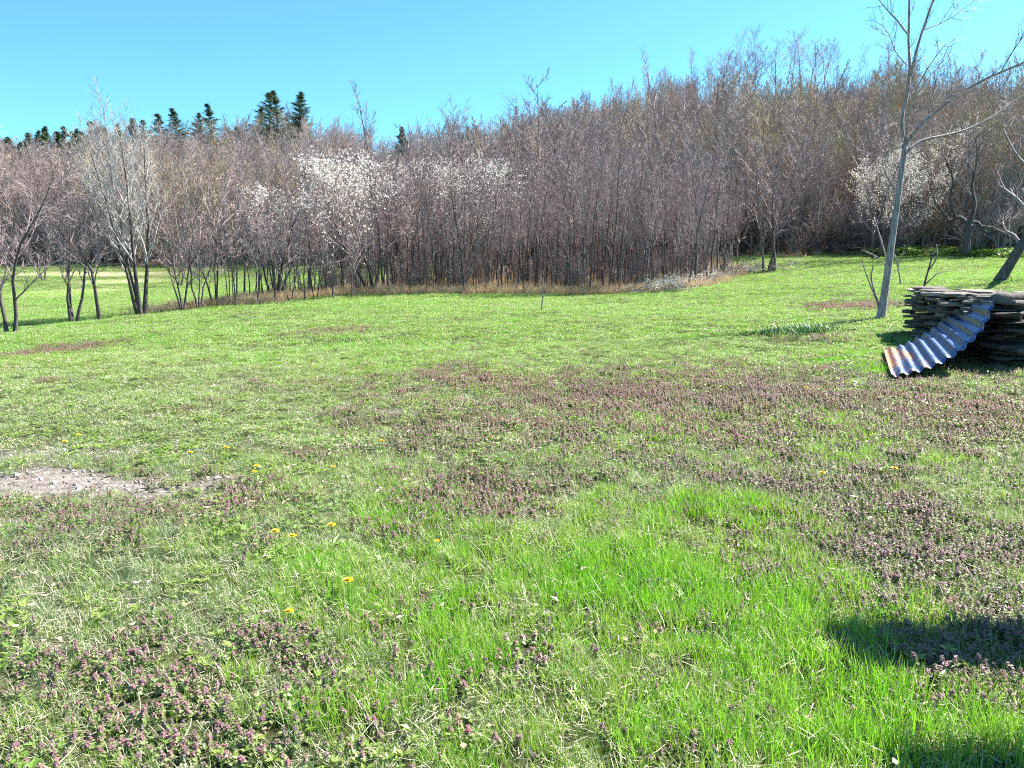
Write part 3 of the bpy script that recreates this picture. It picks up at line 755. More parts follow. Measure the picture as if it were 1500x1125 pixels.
# pines on the skyline
def pine(seed, H, wide):
    rng = random.Random(seed); tr = MB(); cr = MB()
    t = chain(rng, Vector((0, 0, -.2)), Vector((0, 0, 1)), H, 7, .02); tr.tube(t, [.2 * (1 - .9 * i / 7) for i in range(8)], 6)
    for b in range(170):
        q = rng.random(); z = .25 + .74 * q
        p, d = along(t, min(z, .99)); a = b * 2.4 + rng.uniform(-.5, .5)
        L_ = (wide * 1.45 * (1 - q) ** 1.0 + .05) * rng.choice((.6, .85, 1.0, 1.0, 1.2)) * rng.uniform(.75, 1.1)
        c1 = chain(rng, p, Vector((math.cos(a), math.sin(a), -.05 + .55 * q)), L_, 3, .10, .03)
        tr.tube(c1, [.05, .035, .025, .01], 3)
        for k in range(22):
            t_ = rng.uniform(.05, 1); pp, dd = along(c1, min(t_, .99)); pp = pp + Vector((rng.gauss(0, .09), rng.gauss(0, .09), rng.gauss(0, .05)))
            u = Vector((rng.gauss(0, .8), rng.gauss(0, .8), rng.gauss(.5, .5))).normalized(); v = u.orthogonal().normalized() * .035; s = rng.uniform(.14, .32)
            cr.face([pp - v, pp + v, pp + u * s], 0); w = v.cross(u); cr.face([pp - w, pp + w, pp - u * s * .5 + dd * .2], 0)
    return {'trunk': tr.mesh('trunk', [M['bark_dark']]), 'crown': cr.mesh('crown', [M['needle']])}
PINES = [pine(800 + i, 12, 2.4 + .4 * i) for i in range(3)]
for i, (px, d, top) in enumerate([(440, 140, 150), (417, 138, 150), (402, 142, 153), (385, 145, 172), (322, 140, 168), (300, 138, 180), (278, 142, 174), (250, 140, 182), (228, 146, 190), (205, 142, 186), (160, 140, 196), (147, 138, 190),
                                  (128, 136, 202), (112, 140, 198), (97, 134, 204), (84, 138, 199), (70, 136, 203), (55, 140, 206), (38, 138, 212), (20, 140, 214), (5, 138, 218), (-20, 138, 214), (118, 118, 228), (100, 116, 232), (85, 120, 226), (135, 118, 236), (62, 118, 236), (590, 118, 198), (362, 128, 200), (345, 126, 205), (48, 132, 208), (30, 134, 214), (76, 130, 206), (90, 132, 204), (105, 130, 205), (120, 134, 204), (12, 132, 219), (138, 132, 204), (62, 126, 214), (42, 124, 220), (-8, 134, 220), (170, 136, 200), (188, 138, 196)]):
    x = (px - 750) / F * d * CP; g = H1(x, d); Ht = (370 - top + (5 if 10 <= i < 27 or i > 29 else 6)) * d / F + EYE - g; s = max(Ht / 12, .3)
    w = max(s, .95) * R_.uniform(1.05, 1.4)
    plant_tree('pine_tree', PINES[i % 3], (x, d, g), R_.uniform(0, 6), (w, w, s), ('tall dark pine of the cluster highest on the skyline' if i < 4 else 'dark pine scattered along the skyline behind the tallest tree of the line' if i < 10 else 'dark pine of the long row on the low end of the hill' if i < 22 else 'dark pine halfway up the slope below the pine row' if i < 27 else 'lone small dark pine in the saddle of the hill' if i == 27 else 'dark pine sunk in the bare wood below the high cluster' if i < 30 else 'dark pine of the long row on the low end of the hill'), 'pine', 'pines on the hill' if i != 27 else None)

# ------------------------------------------------------------------ the tree by the stone stack
def px_tree(name, base_px, base_py, chains, label, tm, cm, d0=None, seed=1, n2=5, n3=3, l2=.55, l3=.3, rt=.004, cat='tree', rk=1.0):
    rng = random.Random(seed); g = ground(base_px, base_py); d = d0 or g.y
    tr = MB(); cr = MB()
    for ci, (pp, dz) in enumerate(chains):
        k = len(pp) - 1
        pts = [at(a, b, d + dz * (i / k) + (rng.uniform(-.1, .1) if i and dz else 0)) - g for i, (a, b, r) in enumerate(pp)]
        rads = [max(r * rk * d / F, .002) for (a, b, r) in pp]
        # smooth the polyline
        P, Rr = [], []
        for i in range(k):
            p0 = pts[max(i - 1, 0)]; p1 = pts[i]; p2 = pts[i + 1]; p3 = pts[min(i + 2, k)]
            for s in range(3):
                t = s / 3
                P.append(.5 * ((2 * p1) + (p2 - p0) * t + (2 * p0 - 5 * p1 + 4 * p2 - p3) * t * t + (3 * p1 - p0 - 3 * p2 + p3) * t ** 3)); Rr.append(rads[i] * (1 - t) + rads[i + 1] * t)
        P.append(pts[-1]); Rr.append(rads[-1])
        (tr if ci == 0 else cr).tube(P, Rr, 10 if ci == 0 else 6, 0, cap=True)
        if ci > 0:
            twigs(rng, cr, P, Rr[0], n2, n3, l2, l3, rt, 0, ang=(.4, .9), up=.15, t0=.3)
    o = empty(name, g); tag(o, label, cat)
    obj('trunk', tr.mesh('trunk', [M[tm]], True), o); obj('crown', cr.mesh('crown', [M[cm]], True), o)
    return o, tr, g
px_tree('walnut_tree', 1290, 467, [
    ([(1287, 477, 21), (1290, 466, 15), (1293, 450, 12), (1300, 400, 10.2), (1310, 330, 8.8), (1320, 255, 7.6), (1326, 212, 7)], 0),
    ([(1326, 214, 5.6), (1321, 178, 4.8), (1329, 140, 4.6), (1333, 100, 4.2), (1331, 60, 3.6), (1332, 0, 2.8), (1330, -70, 1.2)], .4),
    ([(1333, 112, 4), (1345, 65, 3.4), (1360, 20, 2.8), (1372, -15, 2.2), (1388, -75, 1)], -.5),
    ([(1331, 52, 2.6), (1316, 32, 2.2), (1300, 15, 1.8), (1284, -6, 1.3), (1270, -30, .8)], .3),
    ([(1327, 210, 3.6), (1330, 178, 2.8), (1337, 145, 2.2), (1352, 112, 1.6), (1370, 84, 1.1), (1386, 64, .7)], -1.0),
    ([(1327, 213, 5.2), (1345, 186, 4.4), (1375, 160, 3.9), (1410, 135, 3.4), (1445, 115, 3), (1480, 100, 2.6), (1512, 85, 2), (1545, 60, 1)], -1.4),
    ([(1328, 222, 4.8), (1350, 206, 3.9), (1385, 198, 3.3), (1420, 188, 2.8), (1455, 170, 2.3), (1490, 145, 1.8), (1530, 125, 1)], .9),
    ([(1465, 107, 1.9), (1482, 78, 1.4), (1496, 58, 1), (1510, 40, .7)], -.3),
    ([(1324, 216, 1.9), (1306, 210, 1.6), (1300, 196, 1.1), (1296, 186, .8)], .3),
    ([(1310, 278, 2), (1299, 258, 1.8), (1292, 236, 1.5), (1302, 222, 1), (1310, 210, .7)], -.4),
    ([(1317, 246, 1.3), (1290, 229, 1.1), (1262, 221, 1.0), (1240, 205, .8), (1235, 190, .6)], -.5),
    ([(1329, 96, 1.6), (1312, 76, 1.3), (1303, 52, 1), (1292, 36, .8)], -.4),
    ([(1340, 140, 1.6), (1362, 112, 1.3), (1378, 92, 1), (1392, 60, .8)], .6),
    ([(1352, 44, 1.6), (1378, 34, 1.3), (1402, 20, 1.0), (1422, 4, .8)], .5),
    ([(1331, 172, 2), (1352, 158, 1.6), (1380, 148, 1.2), (1396, 150, .9)], -.8),
], 'slim grey barked bare tree leaning beside the stack of stone slabs', 'bark_grey', 'bark_grey', seed=31, n2=8, n3=4, l2=.65, l3=.36, rk=.49, rt=.005)
px_tree('leaning_tree', 1463, 412, [
    ([(1462, 414, 8.5), (1480, 386, 7), (1500, 354, 6.5), (1528, 316, 5), (1560, 260, 3.5)], -.5),
    ([(1496, 360, 2.5), (1486, 345, 2), (1474, 338, 1.3), (1468, 325, .8)], .4),
    ([(1478, 394, 1.6), (1476, 410, 1.2)], .2),
    ([(1515, 332, 3), (1498, 300, 2.2), (1476, 280, 1.4), (1460, 270, .8)], .8),
    ([(1540, 296, 3), (1510, 250, 2.2), (1488, 225, 1.4), (1470, 190, .8)], .6),
    ([(1530, 314, 3), (1560, 300, 2.2), (1600, 280, 1)], .6)],
    'dark leaning tree with a swollen foot in the far corner of the meadow', 'bark_dark', 'twig', seed=33, n2=6, n3=4, l2=.9, l3=.5, rt=.005)
px_tree('gnarled_tree', 1416, 366, [
    ([(1414, 372, 10), (1416, 350, 9), (1421, 328, 8)], 0),
    ([(1420, 330, 5), (1406, 318, 4), (1392, 322, 3.5), (1382, 312, 3), (1370, 296, 2), (1362, 270, 1.2)], .5),
    ([(1422, 328, 5), (1432, 326, 4), (1446, 342, 3), (1458, 336, 2), (1478, 318, 1.2)], -.6),
    ([(1420, 330, 5), (1428, 300, 4), (1424, 270, 3), (1432, 230, 2), (1428, 200, 1)], .4),
    ([(1400, 320, 3.5), (1392, 290, 3), (1396, 262, 2.4), (1384, 230, 1.4)], -.4)],
    'gnarled old tree with twisted dark limbs at the wood edge', 'bark_dark', 'bark_dark', d0=40.5, seed=35, n2=14, n3=8, l2=1.5, l3=.8, rt=.008, rk=.62)
# shoots
px_tree('shoot', 1288, 466, [([(1289, 470, 1.6), (1285, 440, 1.4), (1276, 408, 1.2), (1280, 388, .8)], 0), ([(1286, 448, 1.4), (1297, 420, 1.2), (1299, 385, 1.1), (1290, 350, .9), (1280, 318, .7)], .3), ([(1284, 440, 1), (1270, 405, .9), (1262, 380, .6)], -.4), ([(1299, 392, .9), (1284, 376, .8), (1262, 366, .6)], -.2)],
        'forked leafless shoot at the foot of the slim grey tree', 'bark_grey', 'bark_grey', seed=41, n2=3, n3=2, l2=.3, l3=.15, rt=.003, cat='shoot')
px_tree('shoot', 1320, 418, [([(1320, 420, 1.2), (1316, 395, 1), (1310, 372, .8)], 0), ([(1315, 392, .8), (1322, 372, .6), (1326, 360, .5)], .1)],
        'thin straight shoot in the grass behind the slim grey tree', 'bark_grey', 'bark_grey', seed=42, n2=2, n3=1, l2=.2, l3=.1, rt=.004, cat='shoot')
px_tree('shoot', 1345, 455, [([(1346, 455, 1.7), (1352, 425, 1.5), (1360, 395, 1.2), (1368, 368, .9)], 0), ([(1360, 396, 1), (1372, 378, .8), (1372, 358, .6)], .2), ([(1354, 418, .9), (1372, 402, .7), (1390, 396, .5)], .2), ([(1364, 380, .8), (1356, 366, .6), (1358, 356, .5)], -.2)],
        'branching leafless shoot rising behind the stack of stone slabs', 'bark_dark', 'bark_dark', d0=14.6, seed=43, n2=3, n3=2, l2=.3, l3=.15, rt=.003, cat='shoot')

# ------------------------------------------------------------------ brush piles
def brush(name, label, pts_px, n, L0, mat, seed, zmax):
    rng = random.Random(seed); g0 = ground(*pts_px[0]); root = empty(name, g0); tag(root, label, 'brush pile')
    G = [ground(*q) for q in pts_px]
    for i in range(n):
        a = G[rng.randrange(len(G))]; x = a.x + rng.gauss(0, .5); y = a.y + rng.gauss(0, .35); L_ = L0 * rng.uniform(.45, 1.15)
        az = rng.gauss(.25, .9) + (3.14 if rng.random() < .35 else 0)
        p = Vector((x, y, H1(x, y) + rng.uniform(0, zmax)))
        c1 = chain(rng, p - Vector((math.cos(az), math.sin(az), 0)) * L_ * .5, Vector((math.cos(az), math.sin(az), rng.uniform(.05, .45))), L_, 6, .10, -.05)
        for q in c1: q.z = max(q.z, H1(q.x, q.y) + .02)
        mb = MB(); r = rng.uniform(.008, .024)
        mb.tube([q - g0 for q in c1], [r * (1 - .75 * k / 6) for k in range(7)], 5, 0, cap=True)
        twigs(rng, mb, [q - g0 for q in c1], r, 5, 3, .6, .3, .006, 0, up=.05)
        obj('branch', mb.mesh('branch', [M[mat]]), root)
brush('brush_pile', 'pile of pale cut branches lying where thicket meets grass', [(985, 425), (1010, 420), (1030, 416), (1050, 412), (970, 428), (1060, 405)], 80, 1.7, 'dead_wood', 51, .35)
brush('brush_pile', 'smaller grey brush pile around the foot of the bare edge tree', [(1105, 402), (1120, 400), (1140, 398), (1150, 400), (1095, 398)], 34, 1.5, 'bark_grey', 52, .3)
brush('brush_heap', 'dark heap of old branches under the wood edge', [(1190, 374), (1215, 372), (1240, 372), (1260, 374)], 60, 3.0, 'bark_dark', 53, 1.3)

# ------------------------------------------------------------------ stack of stone slabs
m, nt, N, L = new_mat('slate_stone')
out = N.new('ShaderNodeOutputMaterial'); p = N.new('ShaderNodeBsdfPrincipled'); p.inputs['Roughness'].default_value = .8
tc = N.new('ShaderNodeTexCoord'); oi = N.new('ShaderNodeObjectInfo')
r = ramp(N, [(0, (.075, .058, .05)), (.35, (.12, .095, .08)), (.6, (.10, .085, .078)), (.85, (.19, .155, .13)), (.94, (.24, .20, .175)), (1, (.40, .35, .31))]); L.new(oi.outputs['Random'], r.inputs[0])
nz = N.new('ShaderNodeTexNoise'); nz.inputs['Scale'].default_value = 9; nz.inputs['Detail'].default_value = 6; L.new(tc.outputs['Object'], nz.inputs['Vector'])
g = N.new('ShaderNodeMix'); g.data_type = 'RGBA'; g.blend_type = 'MULTIPLY'; g.inputs[0].default_value = .7
r2 = ramp(N, [(.3, (.5, .46, .42)), (.7, (1.25, 1.2, 1.15))]); L.new(nz.outputs[0], r2.inputs[0]); L.new(r.outputs[0], g.inputs[6]); L.new(r2.outputs[0], g.inputs[7]); L.new(g.outputs[2], p.inputs['Base Color'])
b = N.new('ShaderNodeBump'); b.inputs['Strength'].default_value = .6; b.inputs['Distance'].default_value = .02; L.new(nz.outputs[0], b.inputs['Height']); L.new(b.outputs[0], p.inputs['Normal']); L.new(p.outputs[0], out.inputs[0])
M['slate'] = m
SLABS = []
for i in range(10):
    rng = random.Random(900 + i); mb = MB(); k = rng.randint(6, 8); ring = []
    for j in range(k):
        a = 6.283 * j / k + rng.uniform(-.25, .25); rr = rng.uniform(.75, 1.1); ring.append((math.cos(a) * rr, math.sin(a) * rr * rng.uniform(.6, .8)))
    t = 1.0
    lo = [Vector((a * rng.uniform(.9, 1.0), b * rng.uniform(.9, 1.0), -.5 * t)) for a, b in ring]; mid = [Vector((a * rng.uniform(.97, 1.06), b * rng.uniform(.97, 1.06), rng.uniform(-.2, .2))) for a, b in ring]; hi = [Vector((a * rng.uniform(.88, 1.0), b * rng.uniform(.88, 1.0), .5 * t + rng.uniform(-.12, .12))) for a, b in ring]
    mb.v = lo + mid + hi
    for j in range(k):
        j2 = (j + 1) % k
        mb.f += [(j, j2, k + j2, k + j), (k + j, k + j2, 2 * k + j2, 2 * k + j)]; mb.m += [0, 0]
    mb.f += [tuple(range(k))[::-1], tuple(range(2 * k, 3 * k))]; mb.m += [0, 0]
    SLABS.append(mb.mesh('stone_slab', [M['slate']]))
PB = [Vector((6.35, 10.35)), Vector((8.9, 10.1)), Vector((9.4, 13.9)), Vector((7.0, 14.1))]
stack = empty('stone_stack', (7.6, 12.0, H1(7.6, 12))); tag(stack, 'long dark stack of thin stone slabs carrying a corrugated sheet', 'stone stack')
srng = random.Random(77)
g0 = stack.location.copy()
def slab(x, y, z, L_, th, az, tilt=.05):
    o = bpy.data.objects.new('stone_slab', srng.choice(SLABS)); col.objects.link(o); o.parent = stack
    o.location = (x - g0.x, y - g0.y, z - g0.z); o.scale = (L_ * .5, L_ * .5 * srng.uniform(.8, 1.3), th)
    o.rotation_euler = (srng.gauss(0, tilt), srng.gauss(0, tilt), az)
zb = {}
# courses along the two faces that can be seen (left face and front face), then the top
nslab = 0
def course_line(A, B, step, htop, inset, az0):
    global nslab
    L_ = (B - A).length; nn = int(L_ / step)
    for c in range(40):
        z = c * .047
        if z > htop(0) + .1: break
        for i in range(nn + 1):
            t = (i + (c % 2) * .5 + srng.uniform(-.2, .2)) / nn
            if t < 0 or t > 1.02: continue
            if z > htop(t): continue
            Ls = srng.choice((.3, .45, .6, .8)) * srng.uniform(.85, 1.15); P = A.lerp(B, t); P = P + Vector(inset) * (Ls * .36 + srng.uniform(-.03, .07))
            slab(P.x, P.y, H1(P.x, P.y) + z + .02, Ls, srng.choice((.022, .03, .04, .06)) * srng.uniform(.9, 1.15), az0 + srng.gauss(0, .5), .05); nslab += 1
nrm_l = Vector((1, -.17)); nrm_f = Vector((.1, 1))
course_line(PB[0], PB[3], .52, lambda t: .84 - .06 * t + .05 * math.sin(9 * t), nrm_l, 1.39)
course_line(PB[0] + Vector((.25, 0)), PB[1], .62, lambda t: .77, nrm_f, 0.0)
for i in range(56):
    u, v = .1 + .8 * srng.random(), .08 + .84 * srng.random()
    P = PB[0].lerp(PB[1], u).lerp(PB[3].lerp(PB[2], u), v)
    slab(P.x, P.y, g0.z + .775 - .05 * v + .03 * (i % 3), srng.uniform(.35, .75), srng.uniform(.03, .055), srng.uniform(0, 6.28), .035); nslab += 1
print('slabs', nslab)
# core of the stack (rubble behind the facing slabs)
mb = MB(); q = [PB[0] + Vector((.3, .3)), PB[1] + Vector((-.25, .3)), PB[2] + Vector((-.3, -.3)), PB[3] + Vector((.3, -.3))]
lo = [Vector((a.x - g0.x, a.y - g0.y, -.3)) for a in q]; hi = [Vector((a.x - g0.x, a.y - g0.y, .76 - .05 * (i > 1))) for i, a in enumerate(q)]
mb.v = lo + hi; mb.f = [(0, 1, 5, 4), (1, 2, 6, 5), (2, 3, 7, 6), (3, 0, 4, 7), (4, 5, 6, 7)]; mb.m = [0] * 5
tag(obj('rubble_core', mb.mesh('rubble_core', [M['slate']]), stack))

# ------------------------------------------------------------------ corrugated sheet
m, nt, N, L = new_mat('weathered_zinc')
out = N.new('ShaderNodeOutputMaterial'); p = N.new('ShaderNodeBsdfPrincipled')
tc = N.new('ShaderNodeTexCoord'); nz = N.new('ShaderNodeTexNoise'); nz.inputs['Scale'].default_value = 2.2; nz.inputs['Detail'].default_value = 7; nz.inputs['Roughness'].default_value = .65
mp = N.new('ShaderNodeMapping'); mp.inputs['Scale'].default_value = (2.2, .6, 1); L.new(tc.outputs['UV'], mp.inputs[0]); L.new(mp.outputs[0], nz.inputs['Vector'])
nz2 = N.new('ShaderNodeTexNoise'); nz2.inputs['Scale'].default_value = 14; nz2.inputs['Detail'].default_value = 6; L.new(tc.outputs['UV'], nz2.inputs['Vector'])
sx = N.new('ShaderNodeSeparateXYZ'); L.new(tc.outputs['UV'], sx.inputs[0])
zin = ramp(N, [(.3, (.05, .08, .20)), (.7, (.15, .20, .34))]); L.new(nz2.outputs[0], zin.inputs[0])
rus = ramp(N, [(.3, (.22, .09, .05)), (.7, (.42, .21, .13))]); L.new(nz2.outputs[0], rus.inputs[0])
mr = N.new('ShaderNodeMapRange'); mr.inputs[1].default_value = .55; mr.inputs[2].default_value = .05; mr.inputs[3].default_value = -.14; mr.inputs[4].default_value = .12; L.new(sx.outputs[0], mr.inputs[0])
ad = N.new('ShaderNodeMath'); ad.operation = 'ADD'; L.new(nz.outputs[0], ad.inputs[0]); L.new(mr.outputs[0], ad.inputs[1])
rf = ramp(N, [(.53, (0, 0, 0)), (.60, (1, 1, 1))]); L.new(ad.outputs[0], rf.inputs[0])
g = N.new('ShaderNodeMix'); g.data_type = 'RGBA'; L.new(rf.outputs[0], g.inputs[0]); L.new(zin.outputs[0], g.inputs[6]); L.new(rus.outputs[0], g.inputs[7]); L.new(g.outputs[2], p.inputs['Base Color'])
mt = N.new('ShaderNodeMath'); mt.operation = 'MULTIPLY_ADD'; L.new(rf.outputs[0], mt.inputs[0]); mt.inputs[1].default_value = -.75; mt.inputs[2].default_value = .8; L.new(mt.outputs[0], p.inputs['Metallic'])
ro = N.new('ShaderNodeMath'); ro.operation = 'MULTIPLY_ADD'; L.new(rf.outputs[0], ro.inputs[0]); ro.inputs[1].default_value = .4; ro.inputs[2].default_value = .42; L.new(ro.outputs[0], p.inputs['Roughness'])
L.new(p.outputs[0], out.inputs[0])
A0 = Vector((4.64, 9.55)); RV = Vector((.99, 2.35))          # front foot corner, direction of the ridges
zf = H1(4.7, 10.0) + .07
# profile of the sheet from the ground up on to the stack (distance from foot, height)
PF = [(0, 0), (.41, .05), (.77, .15), (1.0, .27), (1.17, .40), (1.31, .53), (1.40, .70), (1.45, .92)]
PK = [(0, 0), (.37, .07), (.67, .22), (.99, .40), (1.23, .60), (1.38, .72), (1.46, .79), (1.52, .84)]
ns = 132; tot = 1.85
def arc(pr):
    l_ = [0]
    for i in range(1, len(pr)): l_.append(l_[-1] + math.hypot(pr[i][0] - pr[i - 1][0], pr[i][1] - pr[i - 1][1]))
    return [q / l_[-1] * tot for q in l_], [q[0] for q in pr], [q[1] for q in pr]
AF, AK = arc(PF), arc(PK)
def pf(s, v):
    s = min(max(s, 0), tot)
    return Vector((np.interp(s, AF[0], AF[1]), np.interp(s, AF[0], AF[2]))) * (1 - v) + Vector((np.interp(s, AK[0], AK[1]), np.interp(s, AK[0], AK[2]))) * v
def pfs(s, v):
    return sum((pf(s + o_, v) for o_ in (-.12, -.06, 0, .06, .12)), Vector((0, 0))) / 5
across = Vector((1.0, .24)).normalized()
verts = []; uvs = []
NW = 11.0
for j in range(9):
    v = j / 8
    for i in range(ns + 1):
        s = tot * i / ns; q = pfs(s, v); t = (pfs(s + .03, v) - pfs(s - .03, v)).normalized(); nrm = Vector((-t.y, t.x))
        wv = .022 * math.sin(6.2832 * NW * i / ns + 1.0)
        q = q + nrm * wv
        base = A0 + RV * v + across * q.x
        zz = q.y + .02 * math.sin(3 * v + s) * (s / tot)
        verts.append(Vector((base.x, base.y, zf + zz + (H1(A0.x + RV.x * v, A0.y + RV.y * v) - zf + .07) * (1 - s / tot) * .8)))
        uvs.append((s / tot, v))
o0 = Vector((A0.x, A0.y, zf))
me = bpy.data.meshes.new('corrugated_sheet')
fs = [(j * (ns + 1) + i, j * (ns + 1) + i + 1, (j + 1) * (ns + 1) + i + 1, (j + 1) * (ns + 1) + i) for j in range(8) for i in range(ns)]
me.from_pydata([tuple(q - o0) for q in verts], [], fs)
uvl = me.uv_layers.new(name='UVMap')
for li, lp in enumerate(me.loops): uvl.data[li].uv = uvs[lp.vertex_index]
me.polygons.foreach_set('use_smooth', [True] * len(fs)); me.materials.append(m)
o = obj('corrugated_sheet', me, loc=o0)
md = o.modifiers.new('thickness', 'SOLIDIFY'); md.thickness = .006
tag(o, 'bent corrugated metal sheet, rusty at the foot, leaning on the stone stack', 'metal sheet')

# ------------------------------------------------------------------ dandelions and daffodil leaves
m, nt, N, L = new_mat('dandelion_yellow'); out = N.new('ShaderNodeOutputMaterial'); p = N.new('ShaderNodeBsdfPrincipled'); p.inputs['Base Color'].default_value = (.80, .52, .01, 1); p.inputs['Roughness'].default_value = .6; L.new(p.outputs[0], out.inputs[0]); M['yellow'] = m
m, nt, N, L = new_mat('dandelion_green'); out = N.new('ShaderNodeOutputMaterial'); p = N.new('ShaderNodeBsdfPrincipled'); p.inputs['Base Color'].default_value = (.16, .28, .04, 1); p.inputs['Roughness'].default_value = .5; L.new(p.outputs[0], out.inputs[0]); M['dgreen'] = m
m, nt, N, L = new_mat('daffodil_green'); out = N.new('ShaderNodeOutputMaterial'); p = N.new('ShaderNodeBsdfPrincipled'); p.inputs['Base Color'].default_value = (.09, .21, .06, 1); p.inputs['Roughness'].default_value = .4; L.new(p.outputs[0], out.inputs[0]); M['daff'] = m
rng = random.Random(61)
fl = MB(); hz = .11
for ringi, (nn, rr, el) in enumerate([(16, .024, .15), (14, .02, .5), (10, .014, .9), (6, .008, 1.2)]):
    for k in range(nn):
        a = 6.283 * k / nn + ringi * .3; d = Vector((math.cos(a) * math.cos(el), math.sin(a) * math.cos(el), math.sin(el)))
        s = Vector((-math.sin(a), math.cos(a), 0)) * .003; b = Vector((0, 0, hz))
        fl.face([b - s * .5, b + s * .5, b + d * rr + s, b + d * rr - s], 0)
stem = MB(); stem.tube([Vector((0, 0, -.01)), Vector((.004, .002, .05)), Vector((0, 0, hz))], [.003, .0028, .0026], 5)
lv = MB()
for k in range(8):
    a = k * .785 + rng.uniform(-.2, .2); d = Vector((math.cos(a), math.sin(a), rng.uniform(.15, .5))).normalized(); leaf(lv, Vector((0, 0, .0)), d, rng.uniform(.07, .11), .022, .06, 0)
dm_ = {'stem': stem.mesh('stem', [M['dgreen']]), 'flower_head': fl.mesh('flower_head', [M['yellow']]), 'leaves': lv.mesh('leaves', [M['dgreen']])}
for (px, py, s) in [(1203, 718, 1), (1308, 711, 1), (405, 810, 1), (430, 814, .9), (487, 800, 1), (511, 884, 1), (333, 677, 1), (280, 685, 1), (97, 668, 1), (117, 658, 1), (560, 665, .9), (377, 706, 1), (374, 711, .8), (489, 702, .8), (425, 925, .8), (1180, 583, 1), (640, 812, .6)]:
    g = ground(px, py)
    plant_tree('dandelion', dm_, (g.x, g.y, H1(g.x, g.y)), rng.uniform(0, 6), s * 1.1, ('yellow dandelion among the purple nettles' if px > 1100 else 'yellow dandelion beside the bare earth patch' if px < 300 else 'yellow dandelion in the open grass'), 'dandelion', 'dandelions in the meadow')
for i, (px, py, n_) in enumerate([(1160, 490, 420), (1200, 486, 260)]):
    g = ground(px, py); mb = MB(); rng = random.Random(65 + i)
    for k in range(n_):
        a = rng.uniform(0, 6.283); r = .42 * math.sqrt(rng.random()) * (1 if i == 0 else .8)
        blade(mb, rng, Vector((r * math.cos(a) * 1.5, r * math.sin(a), -.02)), rng.uniform(.10, .27), .011, rng.uniform(.2, 1.0), rng.uniform(0, 6.283), 0)
    o = empty('daffodil_clump', g); tag(o, ['big dark green clump of strap leaves in the meadow', 'lesser leaf clump between the big clump and the slim tree'][i], 'leaf clump')
    tag(obj('leaves', mb.mesh('leaves', [M['daff']]), o), kind='stuff')
# green undergrowth under the wood edge
x = nrng.uniform(14, 30, 2600); y = nrng.uniform(35, 47, 2600); u = x / y * F / CP + 750; e = wood_edge(x, y)
k = (u > 1270) & (e > -3.0) & (e < 1.5); x, y = x[k], y[k]; n = len(x)
scatter('green_undergrowth', np.c_[x, y, height(x, y) + nrng.uniform(0, .35, n)], nrng.integers(0, 2, n), np.c_[nrng.normal(0, .2, n), nrng.normal(0, .2, n), nrng.uniform(0, 6.283, n)], nrng.uniform(1.2, 2.6, n), nrng.uniform(.6, 1, n), [weed_clump(350 + i, 8, .10, .05) for i in range(2)], 'green leafy undergrowth along the wood edge')

# ------------------------------------------------------------------ added timber frame out of view, made up to shade the near grass
M['timber'] = bark_mat('weathered_timber', (.16, .12, .09), (.30, .24, .18), scale=2.0, bump=.004, stretch=6)
def beam(mb, x0, x1, y0, y1, z0, z1):
    n = len(mb.v); mb.v += [Vector(c) for c in ((x0, y0, z0), (x1, y0, z0), (x1, y1, z0), (x0, y1, z0), (x0, y0, z1), (x1, y0, z1), (x1, y1, z1), (x0, y1, z1))]
    mb.f += [tuple(n + i for i in f) for f in ((0, 3, 2, 1), (4, 5, 6, 7), (0, 1, 5, 4), (1, 2, 6, 5), (2, 3, 7, 6), (3, 0, 4, 7))]; mb.m += [0] * 6
gp = H1(5.2, 2.6)
shade_root = empty('shade_frame', (5.2, 2.6, gp)); tag(shade_root, 'added timber frame out of view whose broad boards shade the grass', 'shade_frame')
for (x, y) in ((4.65, 4.15), (6.4, 4.15), (4.65, .6), (6.4, .6)):
    mb = MB(); zz = H1(x, y) - gp; beam(mb, x - 5.26, x - 5.14, y - 2.66, y - 2.54, zz - .1, 2.28); obj('post', mb.mesh('post', [M['timber']]), shade_root)
for x in (4.65, 6.4):
    mb = MB(); beam(mb, x - 5.25, x - 5.15, -2.35, 1.95, 2.282, 2.40); obj('beam', mb.mesh('beam', [M['timber']]), shade_root)
for i, (y0, y1, x0) in enumerate(((3.90, 4.34, 3.50), (2.90, 3.40, 3.36), (1.95, 2.45, 3.36), (.98, 1.48, 3.33), (.1, .5, 3.38))):
    mb = MB(); beam(mb, x0 - 5.2, 1.75, y0 - 2.6, y1 - 2.6, 2.403, 2.445); obj('shade_board', mb.mesh('shade_board', [M['timber']]), shade_root)

# dead leaves and bits of twig in the grass
m_leaf = plant_mat('dead_leaves', [(0, (.30, .20, .12)), (.5, (.46, .36, .26)), (1, (.62, .56, .48))], trans=.1, rough=.7)
def litter_kind(seed):
    rng = random.Random(seed); mb = MB()
    for i in range(3):
        a = rng.uniform(0, 6.28); d = Vector((math.cos(a), math.sin(a), rng.uniform(-.2, .5))).normalized()
        leaf(mb, Vector((rng.uniform(-.2, .2), rng.uniform(-.2, .2), rng.uniform(.01, .05))), d, rng.uniform(.025, .05), rng.uniform(.015, .03), rng.uniform(-.2, .3), 0)
    p = Vector((rng.uniform(-.2, .2), rng.uniform(-.2, .2), .03)); c_ = chain(rng, p, Vector((rng.gauss(0, 1), rng.gauss(0, 1), .1)), rng.uniform(.06, .16), 3, .15)
    mb.tube(c_, [.0028, .0025, .002, .001], 3)
    return mb.mesh('leaf_litter', [m_leaf])
x, y = fan(1.2, 20, 4.5); n = len(x)
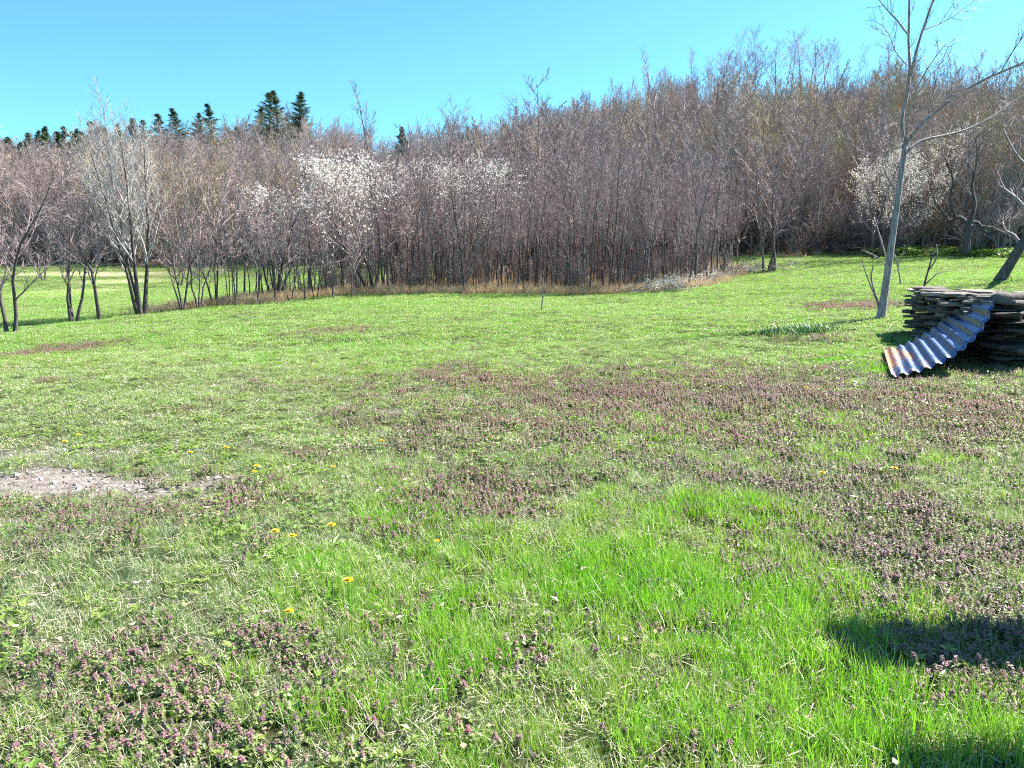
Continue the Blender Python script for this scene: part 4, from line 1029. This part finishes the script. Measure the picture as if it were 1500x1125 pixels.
scatter('fallen_leaves', np.c_[x, y, height(x, y) + .01], nrng.integers(0, 5, n), np.c_[np.zeros(n), np.zeros(n), nrng.uniform(0, 6.283, n)], nrng.uniform(.6, 1.2, n), nrng.random(n), [litter_kind(950 + i) for i in range(5)], 'dead leaves and bits of twig in the grass')

# log end lying on the stack beside the sheet
lp = at(1454, 438, 10.5); lq = at(1498, 437, 10.6); mb = MB(); rng = random.Random(971); ax = (lq - lp) * 1.25
pts_ = [lp + ax * (i / 7) + Vector((0, 0, rng.uniform(-.012, .012))) for i in range(8)]
mb.tube([q - lp for q in pts_], [.085 * k for k in (.62, .92, 1.05, 1.0, 1.08, .98, .92, .6)], 9, 0, cap=True)
tag(obj('log', mb.mesh('log', [M['bark_dark']], True), loc=lp), 'short dark log lying on the stone stack beside the metal sheet', 'log')

# crumbs and pebbles on the bare earth
def pebble(seed):
    rng = random.Random(seed); mb = MB(); r_ = [Vector((math.cos(a), math.sin(a) * .8, 0)) * rng.uniform(.7, 1.1) for a in (0, 1.05, 2.1, 3.14, 4.2, 5.25)]
    n = [Vector((q.x, q.y, rng.uniform(-.1, .25))) for q in r_]; t = [Vector((q.x * .55, q.y * .55, rng.uniform(.5, .75))) for q in r_]
    mb.v = n + t; mb.f = [(i, (i + 1) % 6, 6 + (i + 1) % 6, 6 + i) for i in range(6)] + [tuple(range(6, 12))]; mb.m = [0] * 7
    return mb.mesh('pebble', [m_peb])
m_peb = forest_mat('pebble_stone', [(0, (.14, .11, .09)), (.6, (.34, .28, .25)), (1, (.55, .50, .46))])
x, y = fan(3.5, 12, 420, .5); lush, dry, nettle, bare = veg(x, y); k = nrng.random(len(x)) < bare * .8; x, y = x[k], y[k]; n = len(x)
scatter('pebbles', np.c_[x, y, height(x, y)], nrng.integers(0, 4, n), np.c_[np.zeros(n), np.zeros(n), nrng.uniform(0, 6.283, n)], nrng.gamma(2, .004, n) + .003, nrng.random(n), [pebble(980 + i) for i in range(4)], 'crumbs and pebbles on the bare earth patch')
